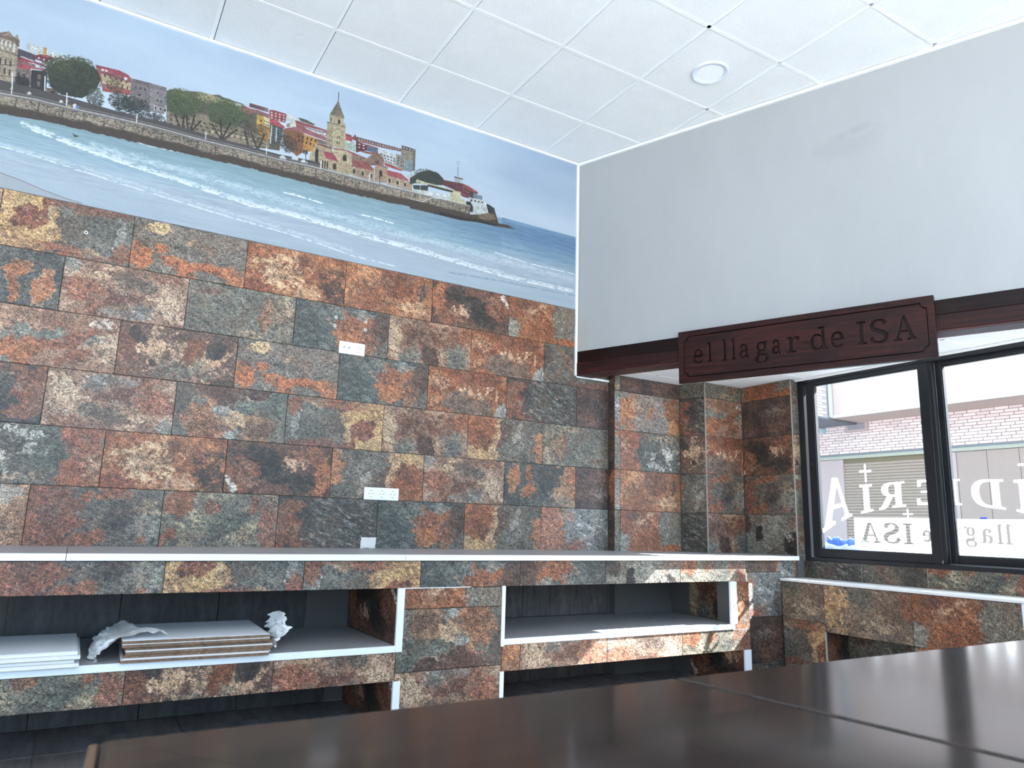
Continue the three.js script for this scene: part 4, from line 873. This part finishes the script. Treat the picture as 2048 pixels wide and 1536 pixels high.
  foam('#4f76a0',4,0.5,1799,339,2034,356);
  foam('#6d92b0',5,0.5,1493,360,1719,358,2034,364);
  foam('#6f90a0',4,0.5,1537,531,1725,522,2036,515);
  foam('#8fa8b8',8,0.4,1724,492,2027,485);
  P('#2b3038',462,382,468,386,480,387,470,392);
  beach(331,530,372,537,423,550,469,559,506,563,508,580,343,622);
  wash((x, y, r, gg, b) => { const n = (vn(x * 0.8, y * 0.8) - 0.5) * 7; return [r + n, gg + n, b + n]; });
  const im = g.getImageData(0, 0, W, HH).data;
  return texture(W, HH, (x, y, c) => { const i = (y * W + x) * 4; c[0] = im[i]; c[1] = im[i + 1]; c[2] = im[i + 2]; });
})();
{
  const t = thing('wall_mural', 'printed photo mural of a seaside town with a church tower above the tiles', 'mural', [-4.0, 2.632, 0.0005]);
  const g = new THREE.BoxGeometry(4.334, 1.196, 0.0016); g.translate(2.167, 0.598, 0.0008);
  const p = g.attributes.position, uv = g.attributes.uv; for (let i = 0; i < p.count; i++) uv.setXY(i, p.getX(i) / 4.334, (p.getY(i) + 0.002) / 1.2);
  part('print', g, std(new THREE.Color(0.76, 0.725, 0.67), 0.6, { map: muralMap }), t);
}

// ------------------------------------------------------------------ wood
const woodMap = (A, B, fx, fy) => texture(512, 512, (x, y, c) => {
  const w = fbm(x / 120, y / 40, 3) * 30, n = fbm(x / 180 + w * 0.02, y / fy, 4), f = fbm(x / fx, y / 2.2, 3), k = smooth(0.3, 0.7, 0.6 * n + 0.4 * f), d = 0.82 + 0.3 * f;
  for (let i = 0; i < 3; i++) c[i] = (A[i] + (B[i] - A[i]) * k) * d;
}, true, true);
const MAHOGANY_MAP = woodMap([30, 11, 11], [62, 25, 21], 60, 9), COUNTER_MAP = woodMap([24, 18, 16], [46, 33, 29], 90, 12);
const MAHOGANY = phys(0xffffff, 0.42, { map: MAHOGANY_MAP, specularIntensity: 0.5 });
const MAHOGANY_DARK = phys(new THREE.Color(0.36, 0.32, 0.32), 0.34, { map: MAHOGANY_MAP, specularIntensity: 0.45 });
const counterBump = texture(512, 512, (x, y, c) => { const k = 128 + (fbm(x / 120, y / 26, 3) - 0.5) * 80 + (fbm(x / 30, y / 5, 3) - 0.5) * 36 + (fbm(x / 4, y / 3, 2) - 0.5) * 10; c[0] = c[1] = c[2] = k; }, false, true);
const COUNTER = phys(0xffffff, 0.6, { map: COUNTER_MAP, bumpMap: counterBump, bumpScale: 0.0006, specularIntensity: 0.12, clearcoat: 0.76, clearcoatRoughness: 0.12 });

// beam of two boards along the soffit's foot
{
  const t = thing('wooden_beam', 'long dark brown wooden beam of two boards along the foot of the white soffit', 'beam', [0.33, 2.13, 0], THB);
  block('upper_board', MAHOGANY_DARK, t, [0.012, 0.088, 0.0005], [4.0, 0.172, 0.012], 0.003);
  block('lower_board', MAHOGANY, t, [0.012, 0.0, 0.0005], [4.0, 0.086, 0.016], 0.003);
  block('soffit_board', std(new THREE.Color(1.6, 1.5, 1.4), 0.45, { map: MAHOGANY_MAP }), t, [0.012, -0.014, -0.12], [4.0, -0.001, 0.016], 0.002);
}
// the carved sign
{
  const s0 = 0.785 * LB, s1 = 2.186 * LB, w = s1 - s0, h = 0.351;
  const at = [0.33 + 0.395 * 0.785, 1.972, 0.785], n = [Math.sin(THB), Math.cos(THB)];
  const t = thing('wooden_sign', 'dark carved wooden sign reading el llagar de ISA fixed on the beam', 'sign', [at[0] + n[0] * 0.017, at[1], at[2] + n[1] * 0.017], THB);
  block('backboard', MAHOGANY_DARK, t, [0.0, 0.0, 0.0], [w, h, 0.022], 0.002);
  const rect = (x0, y0, x1, y1) => [[x0, y0], [x1, y0], [x1, y1], [x0, y1]].map((p) => new THREE.Vector2(...p));
  const notched = (m, r) => { const o = []; for (const [cx, cy, a0] of [[m, m, 90], [w - m, m, 180], [w - m, h - m, 270], [m, h - m, 360]]) for (let k = 0; k <= 5; k++) { const a = (a0 - 90 * k / 5) * Math.PI / 180; o.push(new THREE.Vector2(cx + Math.cos(a) * r, cy + Math.sin(a) * r)); } return o; };
  const ex = (shape, depth, bv) => { const g = new THREE.ExtrudeGeometry(shape, { depth, bevelEnabled: true, bevelThickness: bv, bevelSize: bv, bevelOffset: -bv, bevelSegments: 2, curveSegments: 8 }); g.translate(0, 0, 0.022); return worldUV(g); };
  const border = new THREE.Shape(rect(0, 0, w, h)); border.holes.push(new THREE.Path(notched(0.036, 0.03).reverse()));
  part('border', ex(border, 0.012, 0.0018), MAHOGANY, t);
  const field = new THREE.Shape(ccw(notched(0.0405, 0.03), true)), islands = [];
  const words = [['e', .1064, .1169, .1701, .2151], ['l', .2005, .1217, .2358, .2527], ['l', .3035, .1181, .3345, .2588], ['l', .3631, .1181, .3914, .2566], ['a', .4168, .1224, .4744, .2111], ['g', .5156, .0769, .6015, .215],
    ['a', .6208, .1213, .6732, .2122], ['r', .7102, .1197, .7867, .2182], ['d', .8483, .1159, .948, .2546], ['e', .9651, .1167, 1.0344, .2135], ['I', 1.1083, .1184, 1.1558, .2535], ['S', 1.1773, .1155, 1.2689, .2549], ['A', 1.2979, .1151, 1.409, .2548]];
  const fine = await new FontLoader().loadAsync('fonts/droid/droid_serif_regular.typeface.json');
  for (const [ch, a, y0, b, y1] of words) {
    const shapes = fine.generateShapes(ch, 1), box = new THREE.Box2(); for (const s of shapes) for (const p of s.getPoints(8)) box.expandByPoint(p);
    const d = box.getSize(new THREE.Vector2()), tidy = (q) => q.filter((v, i) => v.distanceTo(q[(i + 1) % q.length]) > 0.0006), f = (p) => new THREE.Vector2(a + (b - a) * (p.x - box.min.x) / d.x, y0 + (y1 - y0) * (p.y - box.min.y) / d.y);
    for (const s of shapes) { field.holes.push(new THREE.Path(ccw(tidy(s.getPoints(8).map(f)), false))); for (const hh of s.holes) islands.push(new THREE.Shape(ccw(tidy(hh.getPoints(8).map(f)), true))); }
  }
  part('carved_field', ex(field, 0.011, 0.0024), MAHOGANY, t);
  for (const i of islands) part('letter_counter', ex(i, 0.011, 0.0024), MAHOGANY, t);
}

// ------------------------------------------------------------------ bar counter in the foreground
{
  const yc = 0.8777, zf = 3.75, xl = -2.7425, sx = (z) => -2.2545 + 0.1005 * (z - 3.746);
  const t = thing('bar_counter', 'dark glossy wooden bar counter top crossing the foreground', 'counter', [-1.2, 0, 4.05]);
  const mv = (p) => p.map(([x, z]) => [x + 1.2, z - 4.05]);
  part('slab', prism(mv([[xl + 0.006, zf + 0.002], [xl + 0.008, zf], [sx(zf) - 0.0015, zf], [sx(4.45) - 0.0015, 4.45], [xl - 0.04, 4.45]]), yc - 0.045, yc, 0.004), COUNTER, t);
  part('end_strip', prism(mv([[xl, zf], [xl + 0.0055, zf], [xl - 0.0405, 4.45], [xl - 0.046, 4.45]]), yc - 0.045, yc - 0.0015, 0.002), std(0x5f4630, 0.5), t, [0, 0, 0], 0, 'paler brown wooden edge strip');
  part('slab', prism(mv([[sx(zf) + 0.0015, zf], [1.78, zf], [1.78, 4.45], [sx(4.45) + 0.0015, 4.45]]), yc - 0.045, yc, 0.004), COUNTER, t);
  block('front_panel', MAHOGANY, t, [-1.45, 0.08, -0.12], [2.7, yc - 0.046, 0.24], 0.003);
  block('plinth', std(0x1c1918, 0.6), t, [-1.43, 0.0, -0.1], [2.7, 0.079, 0.2], 0);
}

// ------------------------------------------------------------------ tiled back bar
{
  const t = thing('back_bar', 'long tiled back bar with white ledge and open shelves along the wall', 'shelving', [-1.3, 0, 0.39]);
  const B = (n, m, a, b, r = 0.002, l) => block(n, m, t, [a[0] + 1.3, a[1], a[2] - 0.39], [b[0] + 1.3, b[1], b[2] - 0.39], r, l);
  const LEDGE = std(0xa8a5a6, 0.4), EDGE = std(0xeef1f6, 0.35), Z = 0.77;
  const FF = { x: 0, z: Z, th: 0 };
  const T = (a, b, y0, y1, f, o = {}) => tile(t, FF, a, b, y0, y1, f, o);
  // ledge
  for (const [a, b] of [[-4.5, -4.252], [-4.25, -2.771], [-2.769, -1.2915], [-1.2895, 0.189], [0.191, 1.232]]) { B('ledge_slab', LEDGE, [a, 0.8245, 0.001], [b, 0.852, 0.779], 0.001); B('ledge_edge', EDGE, [a, 0.823, 0.7792], [b, 0.8525, 0.791], 0.002); }
  part('ledge_slab', (() => { const g = prism([[0.64, 0.084], [1.282, 0.084], [1.352, 0.294], [1.76, 0.294], [1.76, 0.735], [1.747, 0.779], [1.234, 0.779], [1.234, 0.092], [0.64, 0.092]].map(([x, z]) => [x + 1.3, z - 0.39]), 0.8245, 0.852); return g; })(), LEDGE, t);
  B('ledge_edge', EDGE, [1.234, 0.823, 0.7792], [1.745, 0.8525, 0.791], 0.002);
  // carcass behind the tiles
  B('carcass', GREY, [-4.5, 0.688, 0.002], [1.232, 0.8235, Z - 0.0095], 0);
  B('carcass', GREY, [-4.5, 0.244, 0.014], [-1.315, 0.378, Z - 0.0095], 0);
  B('carcass', GREY, [-0.69, 0.244, 0.014], [1.175, 0.378, Z - 0.0095], 0);
  B('carcass', GREY, [-1.306, 0.0, 0.002], [-0.699, 0.686, Z - 0.0095], 0);
  B('carcass', GREY, [1.187, 0.0, 0.002], [1.236, 0.69, Z - 0.0095], 0);
  B('carcass', GREY, [1.11, 0.244, 0.6], [1.187, 0.69, Z - 0.0095], 0);
  // upper fascia
  const U = ['F5', 'F19', 'F3', 'F22', 'F1', 'F1r', 'F10', 'F10r', 'F27', 'F23'];
  U.forEach((f, i) => { const a = -4.802 + 0.6013 * i; if (i) T(a, Math.min(a + 0.6013, 1.235), 0.685, 0.822, f, { cv: [0, .5, .4, .1, .15, .5, .5, .1, .4, .4][i] }); });
  // left lower fascia, right lower fascia
  [[-4.3, -3.7, 'F6'], [-3.7, -3.1, 'F12'], [-3.1, -2.5, 'F23'], [-2.5, -1.9, 'F15'], [-1.9, -1.307, 'F8']].forEach(([a, b, f]) => T(a, b, 0.242, 0.379, f, { cv: 0.3 }));
  [[-0.697, -0.58, 'F4'], [-0.58, 0.02, 'F8r'], [0.02, 0.62, 'F8'], [0.62, 1.235, 'F23']].forEach(([a, b, f]) => T(a, b, 0.242, 0.379, f, { cv: 0.4 }));
  // pier between the openings, right stile
  T(-1.307, -0.697, 0.582, 0.684, 'F6', { cv: 0.45 }); T(-1.307, -0.697, 0.279, 0.582, 'F18r'); T(-1.307, -0.697, -0.0, 0.279, 'F8r', { cv: 0.0 });
  T(1.1, 1.235, 0.379, 0.685, 'F12', { cu: 0.1 }); T(1.18, 1.235, 0.0, 0.242, 'F9', { cu: 0.1 });
  // white shelves and edge strips
  for (const [a, b] of [[-4.5, -3.072], [-3.07, -1.314], [-0.689, 1.178]]) { B('shelf', LEDGE, [a, 0.382, 0.013], [b, 0.41, Z - 0.002], 0.001); B('shelf_edge', EDGE, [a, 0.379, Z - 0.002], [Math.min(b, 1.085), 0.411, Z + 0.006], 0.002); }
  for (const [a, b, y0, y1] of [[-1.314, -1.276, 0.379, 0.687], [-0.707, -0.684, 0.372, 0.687], [-1.314, -1.276, 0.0, 0.242], [-0.707, -0.682, 0.0, 0.244], [1.055, 1.113, 0.411, 0.685], [1.178, 1.236, 0.0, 0.242]]) B('edge_strip', EDGE, [a, y0, Z - 0.012], [b, y1, Z + 0.005], 0.002);
  B('edge_strip', EDGE, [-1.276, 0.6835, Z - 0.004], [-0.9, 0.6875, Z + 0.002], 0);
  const DARK_TILE_LIT = std(new THREE.Color(2.1, 1.95, 1.9), 0.5, { map: DARK_TILE_MAP });  // same dark tile, lightened: sun bounce put into the right lining's colour
  // dark lining: back tiles, end tiles
  const FBK = { x: 0, z: 0.0125, th: 0 };
  for (const [y0, y1] of [[0.411, 0.686], [0.001, 0.242]]) {
    const sh = y0 > 0.3 ? 0 : 0.14;
    for (let k = 0; k < 7; k++) { const a = -4.85 + 0.4695 * k + sh, b = Math.min(a + 0.4695, -1.316); if (a < -4.4 || Math.abs(a + 2.98) < 0.0) continue; if (k === 3 && y0 > 0.3) { tile(t, FBK, a, -3.1, y0, y1, 'x', { mat: DARK_TILE, name: 'back_tile', cu: 0.1 * k }); continue; } tile(t, FBK, k === 4 && y0 > 0.3 ? -2.98 : a, b, y0, y1, 'x', { mat: DARK_TILE, name: 'back_tile', cu: 0.1 * k }); }
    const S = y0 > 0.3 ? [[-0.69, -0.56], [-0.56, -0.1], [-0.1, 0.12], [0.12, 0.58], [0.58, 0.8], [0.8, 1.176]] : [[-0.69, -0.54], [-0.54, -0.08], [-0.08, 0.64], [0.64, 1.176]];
    S.forEach(([a, b], k) => tile(t, FBK, a, b, y0, y1, 'x', { mat: DARK_TILE_LIT, name: 'back_tile', cu: (0.23 * k) % 1 }));
    tile(t, { x: -1.314, z: 0.76, th: -Math.PI / 2 + 0 }, -0.72, -0.0, y0, y1, 'F5', { name: 'end_tile' });
    tile(t, { x: 1.178, z: 0.26, th: -Math.PI / 2 }, 0.0, 0.5, y0, y1, y0 > 0.3 ? 'F11' : 'F5r', { name: 'end_tile' });
    tile(t, { x: -0.69, z: 0.755, th: Math.PI / 2 }, 0.0, 0.6, y0, y1, 'F16', { name: 'end_tile' });
  }
}

// ------------------------------------------------------------------ socket plates
const PLATE = phys(0xf4f5f7, 0.28, { clearcoat: 0.3 }), HOLE = std(0x0c0c0d, 0.6), CUP = std(0xd9dad8, 0.35);
function lathe(pts, n = 28) { const g = new THREE.LatheGeometry(pts.map((p) => new THREE.Vector2(...p)), n); g.rotateX(Math.PI / 2); return g; }
const DISC = (r, d) => { const g = new THREE.CylinderGeometry(r, r, d, 20); g.rotateX(Math.PI / 2); return g; };
const cupGeo = toCreasedNormals(lathe([[0.0235, 0.0], [0.0225, 0.0015], [0.0205, 0.0008], [0.0195, -0.0002], [0.0001, -0.0004]]), 0.5), pinGeo = DISC(0.0028, 0.002), ringGeo = lathe([[0.0215, 0], [0.0225, 0.0022], [0.0245, 0.0022], [0.0255, 0]]);
function socket(t, x, y) {
  const s = part('socket', boxGeo(0.058, 0.058, 0.004, 0.002), PLATE, t, [x, y, 0.0105]);
  part('cup', cupGeo, CUP, s, [0, 0, 0.0022]); part('rim', ringGeo, PLATE, s, [0, 0, 0.0015]);
  for (const dx of [-0.0095, 0.0095]) part('pin_hole', pinGeo, HOLE, s, [dx, 0, 0.0025]);
  for (const dy of [-0.019, 0.019]) block('earth_clip', STEEL, s, [-0.003, dy - 0.003, 0.002], [0.003, dy + 0.003, 0.0036], 0);
}
{
  const t = thing('socket_plate', 'white triple socket plate low on the tiled wall above the ledge', 'socket', [-1.257, 1.143, 0]);
  block('faceplate', PLATE, t, [0, 0, 0.0005], [0.226, 0.076, 0.0095], 0.004);
  for (let i = 0; i < 3; i++) socket(t, 0.042 + 0.071 * i, 0.038);
  const u = thing('socket_plate', 'white double plate with aerial outlet and one socket higher on the tiled wall', 'socket', [-1.48, 2.03, 0]);
  block('faceplate', PLATE, u, [0, 0, 0.0005], [0.166, 0.078, 0.0095], 0.004);
  socket(u, 0.124, 0.039);
  const a = part('aerial_outlet', boxGeo(0.056, 0.056, 0.004, 0.002), PLATE, u, [0.046, 0.039, 0.0105]);
  for (const dx of [-0.015, 0.015]) { part('jack', lathe([[0.0068, 0], [0.0068, 0.003], [0.005, 0.0032], [0.0045, 0.0018]], 18), HOLE, a, [dx, 0, 0.001]); part('jack_pin', DISC(0.0018, 0.003), STEEL, a, [dx, 0, 0.003]); }
  part('centre_screw', DISC(0.002, 0.001), CUP, a, [0, 0, 0.0022]);
}
// wall plugs and the filled hole
const PLUG = std(0xe4e2dc, 0.6);
for (const [x, y, label] of [[-1.512, 2.255, 'upper left of the four white wall plugs over the double plate'], [-1.514, 2.2, 'lower left of the four white wall plugs over the double plate'], [-1.317, 2.256, 'upper right of the four white wall plugs over the double plate'], [-1.317, 2.204, 'lower right of the four white wall plugs over the double plate'], [-2.889, 2.483, 'single white wall plug in the top row of tiles at left']]) {
  const t = thing('wall_plug', label, 'wall plug', [x, y, 0.0004], 0, x > -2 ? 'wall plugs over the double plate' : undefined);
  part('collar', lathe([[0.0092, 0], [0.0088, 0.0016], [0.005, 0.0018], [0.0042, 0.0004]], 20), PLUG, t); part('bore', DISC(0.0045, 0.0008), HOLE, t, [0, 0, 0.0004]);
}
{
  const t = thing('filler_patch', 'rough white square of filler on the tile just above the ledge', 'patch', [-1.257, 0.853, 0.0004]), n = 14, P = [], I = [], r = seeded(5);
  for (let i = 0; i <= n; i++) for (let j = 0; j <= n; j++) {
    const u = i / n, v = j / n, e = Math.min(u, 1 - u, v, 1 - v), w = (fbm(u * 6, v * 6 + 3, 3) - 0.5) * 0.012 * (e < 0.01 ? 1 : 0.3);
    P.push(0.002 + 0.096 * u + w, 0.064 * v + w * 0.7, e < 0.005 ? 0 : 0.0015 + 0.0022 * fbm(u * 9, v * 9, 3));
    if (i < n && j < n) { const q = i * (n + 1) + j; I.push(q, q + n + 1, q + n + 2, q, q + n + 2, q + 1); }
  }
  const g = new THREE.BufferGeometry(); g.setAttribute('position', new THREE.Float32BufferAttribute(P, 3)); g.setIndex(I); g.computeVertexNormals();
  part('filler', g, std(0xd9d5d2, 0.95), t);
}

// ------------------------------------------------------------------ boards stacked on the left shelf
const FIBRE = std(0xffffff, 0.95, { map: texture(256, 64, (x, y, c) => { const k = 0.7 + 0.5 * fbm(x / 3, y / 2, 3) + 0.3 * (fbm(x / 40, y / 9, 2) - 0.5); c[0] = 132 * k; c[1] = 106 * k; c[2] = 86 * k; }, true, true) });
const BOARD_FACE = std(0xe7e7ec, 0.7), WHITE_EDGE = std(0xe9e6e0, 0.8), r9 = seeded(12);
[[-2.672, 0.0, 'lowest'], [-2.69, -0.012, 'second from bottom'], [-2.672, 0.004, 'third from bottom'], [-2.684, -0.004, 'topmost']].forEach(([x, dz, w], k) => {
  const t = thing('white_board', w + ' of the white boards stacked at the left end of the shelf', 'board', [x - 0.3, 0.4105 + 0.0156 * k, 0.55 + dz], (r9() - 0.5) * 0.012, 'white boards at the left end of the shelf');
  block('core', WHITE_EDGE, t, [-0.3, 0, -0.25], [0.3, 0.0125, 0.255], 0.0025); block('face', BOARD_FACE, t, [-0.299, 0.0125, -0.249], [0.299, 0.0152, 0.254], 0.001);
});
[[-1.926, 0.016, 'lowest', 1], [-1.916, 0.004, 'second from bottom', 0], [-1.912, 0.006, 'third from bottom', 1], [-1.914, 0.0, 'fourth from bottom', 0], [-1.928, 0.012, 'fifth from bottom', 1], [-1.93, 0.008, 'topmost', 1]].forEach(([x, dz, w, up], k) => {
  const t = thing('fibre_board', w + ' of the brown-edged fibre boards wrapped in plastic on the shelf', 'board', [x - 0.297, 0.4105 + 0.0151 * k, 0.532 + dz], -0.022 + (r9() - 0.5) * 0.02, 'brown-edged fibre boards on the shelf');
  block('core', FIBRE, t, [-0.297, up ? 0 : 0.0026, -0.25], [0.297, up ? 0.0122 : 0.0148, 0.25], 0.0015); block('face', up || k === 5 ? BOARD_FACE : WHITE_EDGE, t, [-0.2965, up ? 0.0122 : 0, -0.2495], [0.2965, up ? 0.0148 : 0.0026, 0.2495], 0.0006);
});
{ // torn plastic wrap at both ends of the pile
  const WRAP = phys(0xffffff, 0.3, { transmission: 0.12, thickness: 0, side: THREE.DoubleSide });
  const sheet = (name, label, at, n, m, fn) => {
    const P = [], I = [];
    for (let i = 0; i <= n; i++) for (let j = 0; j <= m; j++) { P.push(...fn(i / n, j / m)); if (i < n && j < m) { const q = i * (m + 1) + j; I.push(q, q + m + 1, q + m + 2, q, q + m + 2, q + 1); } }
    const g = new THREE.BufferGeometry(); g.setAttribute('position', new THREE.Float32BufferAttribute(P, 3)); g.setIndex(I); g.computeVertexNormals();
    part('film', g, WRAP, thing(name, label, 'plastic wrap', at));
  };
  // from the top left corner over the left end down to the shelf
  const crease = (u, v, f, o) => 1 - Math.abs(2 * fbm(u * f + o, v * f - o, 3) - 1);
  sheet('plastic_wrap', 'torn clear plastic wrap hanging over the left end of the brown-edged boards', [-2.53, 0.412, 0.55], 48, 44, (u, v) => {
    const over = 0.05 + 0.13 * smooth(0.15, 0.95, v) + 0.05 * (fbm(v * 9, 3, 3) - 0.5), s = u * (over + 0.2), c1 = crease(u, v, 3.2, 4), c2 = crease(u, v, 7.5, 9);
    let x, y; if (s < over) { x = over - s; y = 0.0935 + 0.02 * c2 * smooth(over, over * 0.4, s) * smooth(0, 0.03, s) + 0.008 * c1; } else { const d = s - over, w = smooth(0, 0.06, d); x = -0.008 - 0.03 * w - 0.05 * smooth(0.04, 0.2, d) - 0.05 * w * (c1 - 0.6) - 0.022 * w * (c2 - 0.6); y = 0.1 - 0.5 * d + 0.02 * w * (c2 - 0.6); }
    return [x, Math.max(0.0012, y), -0.235 + 0.44 * v + 0.03 * (c1 - 0.6) * u];
  });
  sheet('plastic_wrap', 'torn clear plastic wrap standing up at the right end of the brown-edged boards', [-1.905, 0.412, 0.6], 40, 40, (u, v) => {
    const c1 = crease(u, v, 3, 14), c2 = crease(u, v, 8, 2);
    return [0.012 + 0.05 * v * smooth(0.2, 1, u) + 0.05 * (c1 - 0.6) + 0.022 * (c2 - 0.6), 0.02 + u * (0.1 + 0.045 * Math.sin(v * 3.0 + 0.5)) + 0.012 * (c2 - 0.6), -0.07 + 0.235 * v + 0.02 * (c1 - 0.6)];
  });
}

// ------------------------------------------------------------------ downlight, switched off
{
  const t = thing('ceiling_downlight', 'round white flush downlight, switched off, in a ceiling panel', 'downlight', [0.318, H, 1.408]);
  const flip = (pts, n = 48) => { const g = new THREE.LatheGeometry(pts.map((p) => new THREE.Vector2(...p)), n); return toCreasedNormals(g, 0.6); };
  part('trim_ring', flip([[0.113, 0.002], [0.1125, -0.006], [0.108, -0.0095], [0.09, -0.0085], [0.083, -0.004], [0.083, 0.002]]), std(0xe3e8f4, 0.35), t);
  part('diffuser', flip([[0.0001, -0.0045], [0.06, -0.0045], [0.083, -0.0038]]), std(0xfbfcfc, 0.5), t);
}
// ------------------------------------------------------------------ street and the building across it
const street = struct('pavement');
block('paving', std(0xa09c98, 0.9), street, [2.0, -0.25, -40], [11.2, -0.15, 30], 0);
block('paving', std(0xd2d0cc, 0.9), street, [-40, -0.25, 6.8], [2.0, -0.15, 40], 0);
block('paving', std(0xd2d0cc, 0.9), street, [-40, -0.25, -12], [-7.2, -0.15, 6.8], 0);
{
  const t = thing('apartment_building', 'pale brick building across the street with roller shutter and smooth upper overhang', 'building', [11, -0.15, -2]);
  const rel = (a) => [a[0] - 11, a[1] + 0.15, a[2] + 2], B = (n, m, a, b, r = 0.004, p = t) => block(n, m, p, rel(a), rel(b), r);
  const MORTAR = std(0x9c8c86, 0.95), RENDER = std(0xc0a496, 0.9), BAND = std(0x9a9280, 0.8), STONE = std(0x947c6e, 0.7), PALE = std(0xa48c84, 0.8), GREYM = std(0x62676a, 0.5);
  const bricks = [0xd6bab2, 0xd0b4ab, 0xdabfb6, 0xcab0a8].map((c) => std(c, 0.9));
  const br = seeded(44);
  B('wall', MORTAR, [11.012, -0.15, -12], [11.6, 3.45, 9], 0);
  // bricks in running bond
  const bg = boxGeo(0.03, 0.049, 0.222, 0.004);
  let n = 0;
  for (let r = 0; r < 12; r++) for (let k = 0; k < 24; k++) {
    const z = -6.2 + 0.232 * k + (r % 3) * 0.077, y = 2.672 + 0.0575 * r; if (z > -1.2 || n > 290) continue;
    part('brick', bg, bricks[Math.floor(br() * 4)], t, rel([11.005, y + 0.025, z + 0.111])); n++;
  }
  B('lower_band', BAND, [10.95, 2.555, -12], [11.02, 2.625, 9], 0.006); B('band_drip', GREYM, [10.94, 2.625, -12], [11.02, 2.65, 9], 0.003);
  // ventilation grille
  const v = B('vent', PALE, [10.976, 3.1, -5.1], [11.0, 3.34, -4.58]); 
  for (let i = 0; i < 3; i++) { const b = B('vent_slot', std(0x6d6a72, 0.6), [10.972, 3.165 + 0.042 * i, -5.03], [10.977, 3.19 + 0.042 * i, -4.66], 0); }
  for (const z of [-5.78, -5.62]) { const g = lathe([[0.0001, 0.02], [0.045, 0.02], [0.06, 0.012], [0.062, 0]], 20); g.rotateY(-Math.PI / 2); part('junction_box', g, std(0x7f9499, 0.5), t, rel([10.99, 3.2, z])); }
  // shutter
  const sh = new THREE.Group(); sh.name = 'roller_shutter'; t.add(sh);
  const slat = new THREE.CylinderGeometry(0.03, 0.03, 2.1, 8, 1, false, 0, Math.PI); slat.rotateX(Math.PI / 2); slat.scale(0.6, 1, 1); slat.rotateZ(Math.PI);
  const SLAT = std(0x8f7866, 0.55);
  for (let i = 0; i < 44; i++) part('slat', slat, SLAT, sh, rel([11.0, -0.1 + 0.059 * i, -4.14]));
  B('shutter_back', std(0x6a5a40, 0.8), [11.004, -0.15, -5.2], [11.011, 2.555, -3.09], 0, sh);
  B('pillar', PALE, [10.97, -0.15, -7.6], [11.02, 2.55, -5.19], 0.006); B('pillar', PALE, [10.97, -0.15, -3.09], [11.02, 2.55, -2.9], 0.006);
  for (let i = 0; i < 16; i++) B('stone_panel', STONE, [10.98, -0.15, -2.9 + 0.52 * i + 0.006], [11.02, 2.55, -2.9 + 0.52 * (i + 1)], 0.004);
  // overhanging upper storey
  B('overhang', RENDER, [10.15, 3.3, -4.84], [11.6, 6.3, 9], 0.01); B('overhang_lip', std(0xc0b6ae, 0.85), [10.13, 3.3, -4.84], [10.16, 3.36, 9], 0.006);
  B('downpipe', std(0xb9b4ac, 0.6), [10.07, 3.31, -4.83], [10.14, 6.2, -4.76], 0.02);
  B('side_bay', std(0xb0a39c, 0.9), [9.2, 3.3, -9], [11.5, 6.3, -4.85], 0); B('bay_sill', GREYM, [9.18, 3.26, -9], [11.5, 3.3, -4.83], 0.004);
  { const gs = []; for (let r = 0; r < 44; r++) for (let k = 0; k < 3; k++) { const g = new THREE.BoxGeometry(0.225, 0.05, 0.02); g.translate(9.32 + 0.235 * k + (r % 2) * 0.118 - 11, 3.34 + 0.06 * r + 0.15, -4.845 + 2); gs.push(g); } const m = part('bay_bricks', mergeGeometries(gs), bricks[2], t); m.userData.kind = 'stuff'; }
}
renderer.render(scene, camera);
